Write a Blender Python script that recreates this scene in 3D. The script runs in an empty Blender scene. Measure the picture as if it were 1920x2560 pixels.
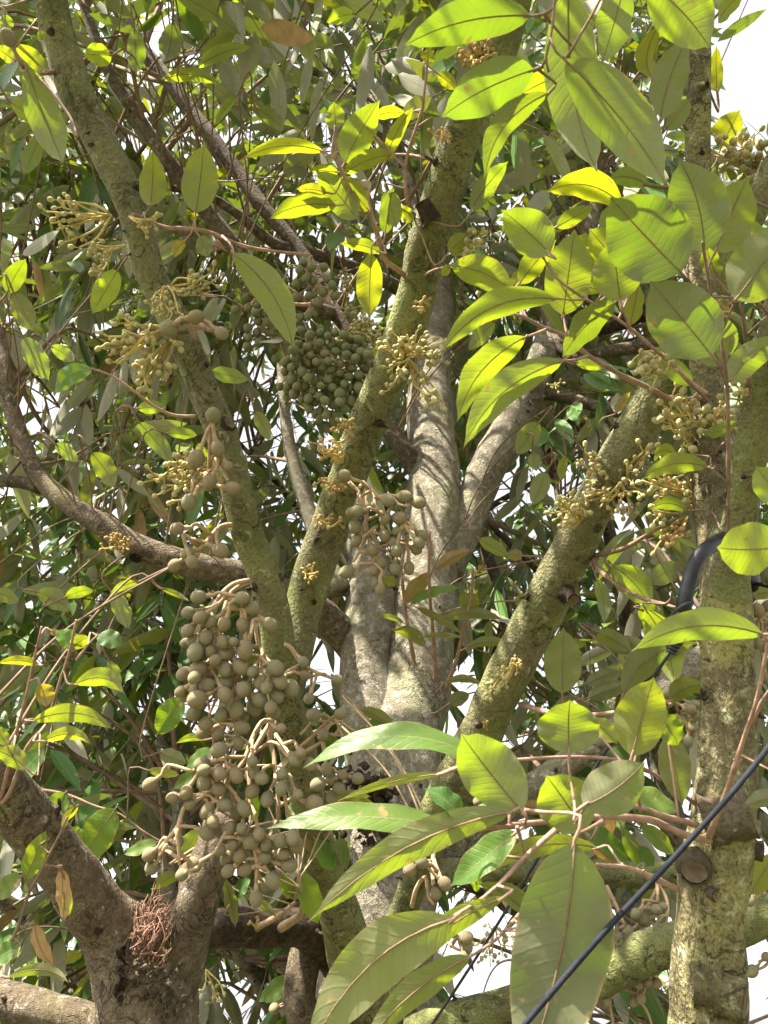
import bpy, math, random
import numpy as np
from mathutils import Vector, Matrix, noise
random.seed(7); rng = np.random.default_rng(7)
R = math.radians
S = bpy.context.scene

# ------------------------------------------------------------------ camera
PITCH = 37.0; F = 1900.0; CAM_Z = 1.6
cd = bpy.data.cameras.new('camera'); cam = bpy.data.objects.new('camera', cd); S.collection.objects.link(cam)
cam.location = (0, 0, CAM_Z); cam.rotation_euler = (R(90 + PITCH), 0, 0)
cd.sensor_fit = 'VERTICAL'; cd.angle_y = 2 * math.atan(1280 / F); cd.clip_end = 500; cd.clip_start = 0.02
cd.dof.use_dof = True; cd.dof.focus_distance = 1.35; cd.dof.aperture_fstop = 11.0
S.camera = cam
cp, sp = math.cos(R(PITCH)), math.sin(R(PITCH))
FWD = np.array([0, cp, sp]); UPV = np.array([0, -sp, cp]); RGT = np.array([1., 0, 0]); CAM = np.array([0, 0, CAM_Z])

# ------------------------------------------------------------------ sky and sun
SUN_EL, SUN_AZ = 56.0, 230.0          # azimuth: direction the sun stands in, degrees clockwise from +Y (view direction)
sd = np.array([math.cos(R(SUN_EL)) * math.sin(R(SUN_AZ)), math.cos(R(SUN_EL)) * math.cos(R(SUN_AZ)), math.sin(R(SUN_EL))])
w = bpy.data.worlds.new('World'); S.world = w; w.use_nodes = True
nt = w.node_tree; bg = nt.nodes['Background']
sky = nt.nodes.new('ShaderNodeTexSky'); sky.sky_type = 'NISHITA'; sky.sun_disc = False
sky.sun_elevation = R(SUN_EL); sky.sun_rotation = R(SUN_AZ); sky.air_density = 1.0; sky.dust_density = 4.0; sky.ozone_density = 0.6
hs = nt.nodes.new('ShaderNodeHueSaturation'); hs.inputs['Saturation'].default_value = 0.20
nt.links.new(sky.outputs[0], hs.inputs['Color']); nt.links.new(hs.outputs[0], bg.inputs['Color'])
bg.inputs['Strength'].default_value = 0.105
sl = bpy.data.lights.new('sun', 'SUN'); sl.energy = 5.0; sl.angle = R(0.5); sl.color = (1.0, 0.93, 0.8)
so = bpy.data.objects.new('sun', sl); S.collection.objects.link(so)
so.rotation_euler = Vector(sd).to_track_quat('Z', 'Y').to_euler(); so.location = (-4, -2, 8)
S.view_settings.view_transform = 'Standard'; S.view_settings.look = 'None'
S.view_settings.exposure = 2.25; S.view_settings.gamma = 1.0
S.cycles.max_bounces = 8; S.cycles.transmission_bounces = 6; S.cycles.diffuse_bounces = 5; S.cycles.glossy_bounces = 3

# ------------------------------------------------------------------ picture coordinates -> points in the place
ZN = {0: (1, 0, 0), 1: (.5787, 0, 0), 2: (.5787, 960, 0), 3: (.5787, 0, 640), 4: (.5787, 960, 640), 5: (.5787, 0, 1280),
      6: (.5787, 960, 1280), 7: (.5787, 0, 1920), 8: (.5787, 960, 1920), 9: (.1808, 820, 1160), 10: (.1898, 680, 680),
      11: (.2532, 1380, 1080), 12: (.1688, 1640, 900)}
def Z(n, x, y):
    s, ox, oy = ZN[n]; return ox + s * x, oy + s * y
def P(px, py, d):
    return CAM + d * (FWD + (px - 960) / F * RGT + (1280 - py) / F * UPV)
def PZ(n, x, y, d): return P(*Z(n, x, y), d)
def proj(p):
    q = np.asarray(p) - CAM; d = q @ FWD
    return 960 + F * (q @ RGT) / d, 1280 - F * (q @ UPV) / d, d
def unit(v):
    v = np.asarray(v, float); return v / (np.linalg.norm(v) + 1e-12)

# ------------------------------------------------------------------ node helpers and materials
def newmat(name):
    m = bpy.data.materials.new(name); m.use_nodes = True; t = m.node_tree
    return m, t, t.nodes['Principled BSDF'], t.nodes['Material Output']
def N(t, typ, **kw):
    n = t.nodes.new(typ)
    for k, v in kw.items():
        if k.startswith('i_'):
            key = k[2:]; key = int(key) if key.isdigit() else key.replace('_', ' ')
            n.inputs[key].default_value = v
        else: setattr(n, k, v)
    return n
def L(t, a, b): t.links.new(a, b)
def math_(t, op, a, b=None, c=None, clamp=False):
    n = N(t, 'ShaderNodeMath', operation=op, use_clamp=clamp)
    for i, v in enumerate((a, b, c)):
        if v is None: continue
        if hasattr(v, 'links') or hasattr(v, 'is_linked'): L(t, v, n.inputs[i])
        else: n.inputs[i].default_value = v
    return n.outputs[0]
def mix(t, f, a, b, blend='MIX'):
    n = N(t, 'ShaderNodeMix', data_type='RGBA', blend_type=blend)
    for s, v in ((n.inputs[0], f), (n.inputs[6], a), (n.inputs[7], b)):
        if hasattr(v, 'is_linked'): L(t, v, s)
        elif isinstance(v, tuple): s.default_value = (*v, 1) if len(v) == 3 else v
        else: s.default_value = v
    return n.outputs[2]
def noise_tex(t, vec, scale, detail=4, rough=.6, dist=0):
    n = N(t, 'ShaderNodeTexNoise', i_Scale=scale, i_Detail=detail, i_Roughness=rough, i_Distortion=dist)
    L(t, vec, n.inputs['Vector']); return n.outputs['Fac']
def ramp(t, f, lo, hi):
    n = N(t, 'ShaderNodeMapRange', interpolation_type='SMOOTHSTEP'); n.inputs[1].default_value = lo; n.inputs[2].default_value = hi
    L(t, f, n.inputs[0]); return n.outputs[0]

def bark(name, base, dark, moss, moss_amt, lichen_amt=.15, lichen=(.40, .41, .34), grain=1.0, moss2=None):
    m, t, b, o = newmat(name)
    tc = N(t, 'ShaderNodeTexCoord').outputs['Object']
    big = noise_tex(t, tc, 7, 4); mid = noise_tex(t, tc, 55, 6, .7); fine = noise_tex(t, tc, 230 * grain, 4, .7)
    vor = N(t, 'ShaderNodeTexVoronoi', i_Scale=170 * grain, feature='F1'); 
    wob = N(t, 'ShaderNodeVectorMath', operation='MULTIPLY_ADD'); L(t, N(t, 'ShaderNodeTexNoise', i_Scale=60.0).outputs['Color'], wob.inputs[0])
    wob.inputs[1].default_value = (.02, .02, .02); L(t, tc, wob.inputs[2]); L(t, wob.outputs[0], vor.inputs['Vector'])
    c = mix(t, ramp(t, mid, .32, .68), dark, base)
    c = mix(t, math_(t, 'MULTIPLY', ramp(t, vor.outputs['Distance'], .35, .75), .32), c, tuple(x * .35 for x in dark))
    mo = math_(t, 'MULTIPLY', ramp(t, math_(t, 'ADD', math_(t, 'MULTIPLY', big, .7), math_(t, 'MULTIPLY', fine, .3)), .62 - moss_amt * .3, .70 - moss_amt * .18), .88)
    mc = mix(t, ramp(t, noise_tex(t, tc, 16, 3), .4, .65), moss, moss2 or tuple(x * .6 for x in moss))
    c = mix(t, mo, c, mc)
    li = math_(t, 'MULTIPLY', ramp(t, noise_tex(t, tc, 55, 6, .75, .6), .66 - lichen_amt * .5, .72 - lichen_amt * .45), .75)
    c = mix(t, li, c, lichen)
    crk = noise_tex(t, tc, 20, 5, .6, 1.2); crk = math_(t, 'MULTIPLY', ramp(t, math_(t, 'ABSOLUTE', math_(t, 'SUBTRACT', crk, .5)), .022, .004), ramp(t, noise_tex(t, tc, 9, 2), .42, .58))
    c = mix(t, math_(t, 'MULTIPLY', crk, .7), c, tuple(x * .3 for x in dark))
    sta = ramp(t, noise_tex(t, tc, 4.5, 3, .5), .52, .62); c = mix(t, math_(t, 'MULTIPLY', sta, .45), c, tuple(x * .8 for x in dark))
    c = mix(t, math_(t, 'MULTIPLY', ramp(t, fine, .5, .3), .6), c, tuple(x * .3 for x in dark))
    L(t, c, b.inputs['Base Color']); b.inputs['Roughness'].default_value = .92; b.inputs['Specular IOR Level'].default_value = .15
    h = math_(t, 'ADD', math_(t, 'MULTIPLY', fine, .55), math_(t, 'MULTIPLY', mid, 1.1))
    h = math_(t, 'SUBTRACT', h, math_(t, 'MULTIPLY', vor.outputs['Distance'], .7))
    h = math_(t, 'SUBTRACT', h, math_(t, 'MULTIPLY', crk, 1.2))
    bp = N(t, 'ShaderNodeBump', i_Strength=.8, i_Distance=.005); L(t, h, bp.inputs['Height']); L(t, bp.outputs[0], b.inputs['Normal'])
    return m

M = {}
M['bark_grey'] = bark('grey_bark', (.275, .24, .175), (.19, .162, .116), (.24, .245, .13), .34, .27, (.40, .385, .32), 1.4)
M['bark_olive'] = bark('olive_bark', (.20, .178, .10), (.145, .132, .07), (.185, .20, .07), .82, .16, (.33, .33, .22))
M['bark_brown'] = bark('brown_bark', (.18, .138, .095), (.09, .068, .048), (.15, .145, .07), .18, .2, (.33, .33, .27))
M['bark_yellow'] = bark('yellow_algae_bark', (.21, .18, .09), (.11, .092, .05), (.27, .255, .08), .44, .22, (.36, .36, .22), moss2=(.20, .19, .07))
M['bark_dark'] = bark('dark_bark', (.11, .078, .055), (.04, .03, .022), (.15, .14, .07), .1, .05)
M['bark_fork'] = bark('fork_bark', (.20, .155, .105), (.105, .08, .054), (.20, .18, .075), .26, .14)

def simple(name, col, rough=.8, var=.35, scale=60, bump=.3, spec=.3, col2=None, dist=.002, hue=None):
    m, t, b, o = newmat(name)
    tc = N(t, 'ShaderNodeTexCoord').outputs['Object']
    n1 = noise_tex(t, tc, scale, 5, .65)
    oi = N(t, 'ShaderNodeObjectInfo').outputs['Random']
    c = mix(t, ramp(t, n1, .3, .7), tuple(x * (1 - var) for x in col), col2 or tuple(min(1, x * (1 + var)) for x in col))
    c = mix(t, math_(t, 'MULTIPLY', oi, .35), c, tuple(x * .62 for x in col))
    if hue: c = mix(t, math_(t, 'FRACT', math_(t, 'MULTIPLY', oi, 7.31)), mix(t, .5, c, hue[0]), mix(t, .4, c, hue[1])); c = mix(t, math_(t, 'MULTIPLY', ramp(t, noise_tex(t, tc, 2.2, 4, .7, .5), .54, .66), .45), c, hue[1])
    L(t, c, b.inputs['Base Color']); b.inputs['Roughness'].default_value = rough; b.inputs['Specular IOR Level'].default_value = spec
    if bump:
        bp = N(t, 'ShaderNodeBump', i_Strength=bump, i_Distance=dist); L(t, noise_tex(t, tc, scale * 4, 4, .7), bp.inputs['Height']); L(t, bp.outputs[0], b.inputs['Normal'])
    return m
M['bud'] = simple('scurfy_bud', (.255, .228, .138), .9, .30, 9, .9, .12, (.37, .31, .19), dist=.0011, hue=((.20, .205, .12), (.24, .17, .09)))
M['bud_green'] = simple('green_bud', (.13, .145, .065), .85, .2, 9, .6, .15, (.19, .20, .10), dist=.0011, hue=((.14, .16, .075), (.19, .165, .085)))
M['bud_small'] = simple('young_bud', (.34, .32, .165), .85, .2, 90, .3, .15, (.46, .40, .19))
M['bud_gold'] = simple('golden_bud', (.37, .25, .11), .85, .25, 90, .3, .15)
M['stalk'] = simple('tan_stalk', (.35, .25, .15), .85, .25, 50, .4, .15)
M['stalk_young'] = simple('golden_stalk', (.46, .36, .13), .85, .25, 60, .3, .15)
M['twig_pink'] = simple('pinkish_twig', (.30, .175, .12), .75, .28, 45, .5, .25, (.38, .25, .18))
M['twig_brown'] = simple('brown_twig', (.19, .125, .085), .85, .3, 40, .6, .2)
M['straw'] = simple('dry_straw', (.24, .14, .10), .85, .35, 30, .2, .15)
M['cut'] = simple('cut_wood', (.15, .11, .075), .95, .4, 60, .8, .1)
M['char'] = simple('hollow_rot', (.03, .02, .014), .95, .5, 60, .9, .1, dist=.006)
M['rubber'] = simple('black_rubber', (.014, .015, .018), .5, .5, 30, .3, .35)
M['cable'] = simple('cable_sheath', (.012, .015, .022), .75, .4, 60, .3, .2)

def leaf_material(name, trans=.33, und0=(.125, .125, .078), und1=(.205, .20, .135)):
    m, t, b, o = newmat(name)
    uv = N(t, 'ShaderNodeUVMap', uv_map='UVMap').outputs[0]
    sx = N(t, 'ShaderNodeSeparateXYZ'); L(t, uv, sx.inputs[0])
    u = sx.outputs[0]; v = math_(t, 'ABSOLUTE', math_(t, 'MULTIPLY_ADD', sx.outputs[1], 2.0, -1.0))
    at = N(t, 'ShaderNodeAttribute', attribute_name='leafv'); sc = N(t, 'ShaderNodeSeparateColor'); L(t, at.outputs['Color'], sc.inputs[0])
    tone, yel, dead = sc.outputs[0], sc.outputs[1], sc.outputs[2]
    tc = N(t, 'ShaderNodeTexCoord').outputs['Object']
    n1 = noise_tex(t, tc, 26, 4); n2 = noise_tex(t, tc, 140, 3); 
    ph = math_(t, 'ADD', math_(t, 'MULTIPLY', u, 84.0), math_(t, 'ADD', math_(t, 'MULTIPLY', v, -11.0), math_(t, 'MULTIPLY', n1, 7.0)))
    sv = math_(t, 'POWER', math_(t, 'MULTIPLY_ADD', math_(t, 'SINE', ph), .5, .5), 9.0)
    mid = ramp(t, v, .04, .014)
    back = N(t, 'ShaderNodeNewGeometry').outputs['Backfacing']
    # upper and lower face colours
    top = mix(t, tone, (.028, .075, .022), (.06, .135, .028)); top = mix(t, math_(t, 'MULTIPLY', sv, .12), top, (.10, .18, .06))
    top = mix(t, mid, top, (.16, .20, .06)); top = mix(t, math_(t, 'MULTIPLY', yel, .7), top, (.20, .22, .03))
    und = mix(t, tone, und0, und1); und = mix(t, yel, und, (.16, .175, .03))
    und = mix(t, math_(t, 'MULTIPLY', ramp(t, n1, .35, .7), .35), und, (.155, .165, .07))
    und = mix(t, math_(t, 'MULTIPLY', sv, .12), und, (.14, .13, .06)); und = mix(t, mid, und, (.21, .15, .08))
    col = mix(t, back, top, und)
    dcol = mix(t, ramp(t, n1, .35, .65), (.30, .17, .075), (.42, .27, .13))
    # browned margin and specks
    edge = math_(t, 'MULTIPLY', ramp(t, math_(t, 'ADD', v, math_(t, 'MULTIPLY', n1, .35)), 1.12, 1.22), .55)
    speck = math_(t, 'MULTIPLY', ramp(t, noise_tex(t, tc, 90, 2), .66, .72), .7)
    brown = math_(t, 'MAXIMUM', math_(t, 'MAXIMUM', edge, speck), dead)
    col = mix(t, brown, col, dcol)
    L(t, col, b.inputs['Base Color'])
    rg = math_(t, 'MULTIPLY_ADD', back, .24, .42); L(t, rg, b.inputs['Roughness']); 
    L(t, math_(t, 'MULTIPLY_ADD', back, -.02, .25), b.inputs['Specular IOR Level'])
    bp = N(t, 'ShaderNodeBump', i_Strength=.35, i_Distance=.002)
    L(t, math_(t, 'ADD', math_(t, 'MULTIPLY', sv, -.22), math_(t, 'MULTIPLY', n2, .5)), bp.inputs['Height']); L(t, bp.outputs[0], b.inputs['Normal'])
    tr = N(t, 'ShaderNodeBsdfTranslucent')
    tcol = mix(t, tone, (.27, .50, .006), (.40, .60, .008)); tcol = mix(t, yel, tcol, (.58, .58, .008))
    tcol = mix(t, math_(t, 'MULTIPLY', sv, .14), tcol, (.30, .33, .01)); tcol = mix(t, math_(t, 'MULTIPLY', n2, .25), tcol, (.25, .38, .01))
    tcol = mix(t, mid, tcol, (.22, .16, .02)); tcol = mix(t, brown, tcol, (.28, .12, .03))
    L(t, tcol, tr.inputs['Color']); L(t, bp.outputs[0], tr.inputs['Normal'])
    ms = N(t, 'ShaderNodeMixShader'); L(t, math_(t, 'MULTIPLY', math_(t, 'ADD', math_(t, 'MULTIPLY_ADD', tone, .5, .45), math_(t, 'MULTIPLY', yel, .5)), trans), ms.inputs[0])
    L(t, b.outputs[0], ms.inputs[1]); L(t, tr.outputs[0], ms.inputs[2]); L(t, ms.outputs[0], o.inputs['Surface'])
    return m
M['leaf'] = leaf_material('durian_leaf')
M['leaf_old'] = leaf_material('old_durian_leaf', .14, (.19, .182, .14), (.35, .333, .275))

# ------------------------------------------------------------------ object helpers
def empty(name, loc, label, cat, group=None):
    o = bpy.data.objects.new(name, None); S.collection.objects.link(o); o.location = tuple(loc)
    o.empty_display_size = .1; o['label'] = label; o['category'] = cat
    if group: o['group'] = group
    return o
def wloc(o):
    v = np.zeros(3)
    while o is not None: v = v + np.array(o.location); o = o.parent
    return v
def link_mesh(name, me, parent=None, loc=None, label=None):
    """loc is the world position of the object's origin; mesh vertices are relative to it"""
    o = bpy.data.objects.new(name, me); S.collection.objects.link(o)
    if loc is None: loc = wloc(parent) if parent else np.zeros(3)
    if parent: o.parent = parent; o.location = tuple(np.asarray(loc) - wloc(parent))
    else: o.location = tuple(loc)
    if label: o['label'] = label
    return o
class MB:
    """collects vertices (world), faces, uvs, leaf values; builds ONE mesh object"""
    def __init__(s): s.v = []; s.f = []; s.uv = {}; s.mi = []; s.col = []; s.n = 0
    def add(s, verts, faces, mi=0, col=(0, 0, 0), uv=None):
        base = s.n; s.v.append(np.asarray(verts, float)); s.n += len(verts)
        for i, f in enumerate(faces):
            s.f.append(tuple(base + k for k in f)); s.mi.append(mi)
        s.col.append(np.tile(np.array([*col, 1.0]), (len(verts), 1)))
        s.uv[base] = np.zeros((len(verts), 2)) if uv is None else np.asarray(uv)
    def mesh(s, name, mats, origin):
        me = bpy.data.meshes.new(name); V = np.concatenate(s.v) - np.asarray(origin)
        me.from_pydata(V.tolist(), [], s.f); 
        for m in mats: me.materials.append(m)
        me.polygons.foreach_set('material_index', s.mi); me.polygons.foreach_set('use_smooth', [True] * len(s.f))
        UV = np.concatenate([s.uv[k] for k in sorted(s.uv)])
        ul = me.uv_layers.new(name='UVMap'); li = np.empty(len(me.loops), np.int32); me.loops.foreach_get('vertex_index', li)
        ul.data.foreach_set('uv', UV[li].ravel())
        ca = me.color_attributes.new('leafv', 'FLOAT_COLOR', 'POINT'); ca.data.foreach_set('color', np.concatenate(s.col).ravel())
        me.update(); return me
    def build(s, name, mats, parent=None, loc=None, label=None):
        if loc is None: loc = wloc(parent) if parent else np.zeros(3)
        return link_mesh(name, s.mesh(name, mats if isinstance(mats, list) else [mats], loc), parent, loc, label)

def spline(pts, step):
    """Catmull-Rom through rows (x,y,z,r)"""
    p = np.asarray(pts, float)
    if len(p) == 2: p = np.array([p[0], (p[0] + p[1]) / 2, p[1]])
    q = np.vstack([2 * p[0] - p[1], p, 2 * p[-1] - p[-2]]); out = []
    for i in range(1, len(q) - 2):
        a, b, c, d = q[i - 1], q[i], q[i + 1], q[i + 2]
        n = max(2, int(np.linalg.norm((c - b)[:3]) / step))
        for k in range(n):
            t = k / n
            out.append(.5 * (2 * b + (c - a) * t + (2 * a - 5 * b + 4 * c - d) * t * t + (3 * b - a - 3 * c + d) * t ** 3))
    out.append(p[-1]); o = np.array(out); o[:, 3] = np.maximum(o[:, 3], p[:, 3].min() * .8); return o
def tube(mb, pts, seg=12, step=.03, rough=0.0, mi=0, cap=True, scale=14.0, smooth=True):
    c = spline(pts, step) if smooth else np.asarray(pts, float); n = len(c)
    T = np.gradient(c[:, :3], axis=0); T /= np.linalg.norm(T, axis=1)[:, None] + 1e-12
    ref = np.array([.31, .2, .93]); s = np.cross(T[0], ref); s = unit(s); V = []; uv = []
    ang = np.linspace(0, 2 * math.pi, seg, endpoint=False)
    for i in range(n):
        s = unit(s - T[i] * (s @ T[i])); b = np.cross(T[i], s)
        for k, a in enumerate(ang):
            dv = math.cos(a) * s + math.sin(a) * b; r = c[i, 3]
            if rough:
                q = c[i, :3] + dv * r
                r *= 1 + rough * (1.3 * noise.noise(q * scale) + .7 * noise.noise(q * scale * 3.1)) + rough * .9 * noise.noise(Vector((c[i, 0], c[i, 1], c[i, 2])) * 6)
            V.append(c[i, :3] + dv * r); uv.append((i / n, k / seg))
    Fs = [(i * seg + k, i * seg + (k + 1) % seg, (i + 1) * seg + (k + 1) % seg, (i + 1) * seg + k) for i in range(n - 1) for k in range(seg)]
    if cap:
        V.append(c[0, :3] - T[0] * c[0, 3] * .1); V.append(c[-1, :3] + T[-1] * c[-1, 3] * .35); uv += [(0, 0), (1, 0)]
        a0, a1 = len(V) - 2, len(V) - 1
        Fs += [(a0, (k + 1) % seg, k) for k in range(seg)] + [(a1, (n - 1) * seg + k, (n - 1) * seg + (k + 1) % seg) for k in range(seg)]
    mb.add(V, Fs, mi, uv=uv); return c
def pxlimb(rows):
    """rows (px,py,depth,width_px) -> (x,y,z,r)"""
    return [(*P(x, y, d), w * d / F / 2 * LIMB_SCALE) for x, y, d, w in rows]

LIMB_PTS = {}; LIMB_SCALE = .91
def spurs(mb, c, n, rmax):
    for _ in range(n):   # flower spurs and leaf scars dotting the bark
        i = random.randrange(1, len(c) - 1); q = c[i]; T_ = unit(c[i + 1, :3] - c[i - 1, :3]); v = unit(CAM - q[:3]); s_ = unit(np.cross(T_, v)); th = random.uniform(-1.3, 1.3)
        o_ = unit(np.cross(s_, T_)); o_ = o_ if o_ @ v > 0 else -o_; dv = unit(math.cos(th) * o_ + math.sin(th) * s_); r = random.uniform(.2, 1) * rmax * min(1, q[3] / .03)
        p = q[:3] + dv * q[3] * .93; tube(mb, [(*p, r * 1.6), (*(p + dv * r * .7), r * 1.1), (*(p + dv * r * 1.3), r * .5)], 9, .003, .3, mi=1, scale=120)
        for k in range(random.randint(0, 3)):
            a = unit(dv + rng.normal(size=3) * .8); b_ = p + dv * r; tube(mb, [(*b_, r * .5), (*(b_ + a * r * 1.6), r * .4), (*(b_ + a * r * 2.4), r * .2)], 6, .003, .2, mi=1, scale=120)
def limb(tree, name, rows, mat, seg=20, step=.025, rough=.06, key=None, extra_before=(), extra_after=(), label=None):
    mb = MB(); pts = list(extra_before) + pxlimb(rows) + list(extra_after)
    c = tube(mb, pts, seg, step, rough)
    spurs(mb, c, int(len(c) * (.14 if key == 'C' else .26)), .006)
    if key: LIMB_PTS.setdefault(key, []).append(c)
    return mb.build(name, [mat, M['bark_dark']], tree, label=label)

# ------------------------------------------------------------------ ground
def ground():
    m, t, b, o = newmat('orchard_ground'); tc = N(t, 'ShaderNodeTexCoord').outputs['Object']
    c = mix(t, ramp(t, noise_tex(t, tc, 1.3, 5), .38, .62), (.045, .06, .018), (.10, .08, .05))  # colours darkened to stand in for the canopy's shade on the ground
    c = mix(t, math_(t, 'MULTIPLY', ramp(t, noise_tex(t, tc, 40, 5, .7), .35, .65), .6), c, (.07, .07, .03))
    L(t, c, b.inputs['Base Color']); b.inputs['Roughness'].default_value = .95
    mb = MB(); n = 40; V = []; xs = np.sign(np.linspace(-1, 1, n)) * np.abs(np.linspace(-1, 1, n)) ** 3 * 150
    for y in xs:
        for x in xs: V.append((x, y, .12 * noise.noise(Vector((x * .4, y * .4, 0))) - .05))
    mb.add(V, [(i * n + k, i * n + k + 1, (i + 1) * n + k + 1, (i + 1) * n + k) for i in range(n - 1) for k in range(n - 1)])
    o = mb.build('ground', m); o['kind'] = 'structure'; o['label'] = 'grassy orchard ground under the durian trees'
ground()

# ------------------------------------------------------------------ trees: limbs
def ground_pt(px, py, d, dx=0, dy=0, r=.1):
    p = P(px, py, d); return (p[0] + dx, p[1] + dy, -.08, r)
bC = P(930, 2560, 1.62); TREE = empty('durian_tree', (bC[0], bC[1], 0), 'grey lichened durian trunk dividing into two upright stems, with bud laden mossy limbs', 'tree')
bN = P(1771, 2560, .88); NTREE = empty('durian_tree', (bN[0], bN[1], 0), 'slender upright stem stained yellow green by algae, held by a black rubber hose', 'tree')
bJ = P(370, 2560, 1.15); JTREE = empty('durian_tree', (bJ[0], bJ[1], 0), 'dark brown stem forking into a V with a tuft of dry stalks in the crotch', 'tree')

g = ground_pt(930, 2560, 1.62, 0, 0, .24); g2 = (g[0], g[1], .5, .17)
limb(TREE, 'trunk', [(925, 2560, 1.62, 330), (945, 2330, 1.70, 310), (975, 2120, 1.80, 285), (985, 1950, 1.88, 268), (1012, 1800, 1.98, 222), (1046, 1650, 2.09, 190),
    (1060, 1500, 2.2, 178), (1075, 1380, 2.3, 165), (1085, 1270, 2.38, 158), (1083, 1150, 2.5, 140), (1075, 1020, 2.65, 128), (1078, 900, 2.8, 112), (1090, 770, 3.0, 95),
    (1085, 660, 3.15, 78), (1045, 540, 3.35, 58), (985, 400, 3.6, 48), (930, 250, 4.0, 42), (890, 60, 4.6, 36), (880, -60, 4.9, 32)],
    M['bark_grey'], 28, .03, .07, 'C', extra_before=[g, g2])
limb(TREE, 'limb', [(962, 1930, 1.93, 215), (928, 1780, 1.98, 170), (914, 1650, 2.06, 140), (924, 1540, 2.14, 142), (930, 1460, 2.2, 138), (912, 1395, 2.26, 100), (860, 1340, 2.32, 60), (810, 1290, 2.4, 46)], M['bark_grey'], 24, .03, .07, 'C')
limb(TREE, 'limb', [(1105, 1430, 2.28, 120), (1165, 1300, 2.38, 105), (1210, 1190, 2.44, 100), (1262, 1090, 2.5, 98), (1319, 984, 2.56, 96), (1352, 900, 2.65, 78), (1385, 810, 2.75, 72), (1425, 690, 2.9, 68), (1470, 540, 3.1, 58), (1500, 380, 3.4, 50), (1520, 200, 3.8, 44)], M['bark_grey'], 22, .03, .07, 'C')
limb(TREE, 'limb', [(1330, 980, 2.56, 60), (1375, 985, 2.55, 36), (1440, 1000, 2.5, 32), (1510, 1022, 2.45, 30), (1585, 1040, 2.4, 28), (1680, 1050, 2.3, 26)], M['bark_brown'], 12, .03, .08, 'C')
limb(TREE, 'limb', [(1385, 850, 2.68, 50), (1440, 890, 2.6, 36), (1520, 880, 2.5, 36), (1600, 866, 2.45, 36), (1700, 850, 2.4, 34)], M['bark_brown'], 12, .03, .08, 'C')
limb(TREE, 'limb', [(1400, 850, 2.72, 40), (1470, 830, 2.7, 34), (1540, 815, 2.65, 34), (1610, 790, 2.6, 30)], M['bark_dark'], 12, .03, .08, 'C')
# left limb behind the mossy pair
limb(TREE, 'limb', [(940, 1720, 2.13, 70), (905, 1650, 2.12, 90), (850, 1580, 2.09, 92), (790, 1525, 2.03, 84), (720, 1475, 1.95, 78), (600, 1435, 1.9, 72), (463, 1408, 1.85, 68), (336, 1365, 1.85, 66), (270, 1320, 1.85, 64), (208, 1285, 1.87, 58), (104, 1200, 1.95, 52), (55, 1100, 2.0, 46), (15, 970, 2.05, 42), (0, 870, 2.1, 40), (-40, 760, 2.2, 36)], M['bark_fork'], 18, .025, .1, 'C')
limb(TREE, 'limb', [(104, 1220, 1.95, 40), (50, 1205, 1.95, 36), (-30, 1200, 1.95, 32)], M['bark_brown'], 12, .03, .08, 'C')
# limb climbing up and left from the trunk
limb(TREE, 'limb', [(1075, 1230, 2.44, 60), (1040, 1170, 2.44, 54), (1000, 1110, 2.44, 52), (960, 1040, 2.46, 50), (915, 900, 2.5, 48), (850, 790, 2.55, 46), (795, 700, 2.6, 44), (740, 610, 2.65, 42), (660, 520, 2.7, 42), (600, 440, 2.75, 42), (530, 345, 2.8, 42), (463, 260, 2.85, 42), (400, 175, 2.9, 40), (347, 110, 2.95, 38), (280, -20, 3.0, 34)], M['bark_brown'], 16, .03, .08, 'C')
limb(TREE, 'limb', [(850, 790, 2.56, 40), (760, 760, 2.5, 42), (650, 690, 2.45, 46), (575, 600, 2.45, 46), (510, 520, 2.45, 44), (440, 428, 2.45, 42), (380, 345, 2.45, 40), (322, 258, 2.45, 36), (265, 165, 2.45, 32), (205, 0, 2.5, 26), (180, -60, 2.5, 24)], M['bark_brown'], 16, .03, .08, 'C')
limb(TREE, 'limb', [(1040, 760, 3.0, 40), (985, 715, 2.85, 38), (900, 675, 2.75, 36), (840, 655, 2.7, 36), (760, 625, 2.65, 34), (680, 605, 2.65, 30), (600, 540, 2.6, 26), (520, 490, 2.55, 24), (430, 470, 2.5, 18)], M['bark_brown'], 14, .03, .08, 'C')
limb(TREE, 'limb', [(850, 1480, 2.16, 70), (815, 1400, 2.2, 56), (775, 1290, 2.25, 46), (740, 1180, 2.3, 40), (718, 1080, 2.35, 32), (708, 980, 2.4, 28), (700, 880, 2.5, 22), (690, 780, 2.6, 18)], M['bark_grey'], 14, .03, .08, 'C')
limb(TREE, 'limb', [(985, 400, 3.6, 44), (960, 330, 3.6, 34), (965, 200, 3.7, 30), (955, 60, 3.9, 28), (950, -60, 4.1, 26)], M['bark_grey'], 12, .04, .06, 'C')
limb(TREE, 'limb', [(1240, 1640, 2.5, 26), (1262, 1540, 2.5, 32), (1240, 1450, 2.55, 34), (1215, 1380, 2.6, 30), (1205, 1290, 2.6, 26), (1190, 1200, 2.6, 20)], M['bark_brown'], 12, .03, .08, 'C')
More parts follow.
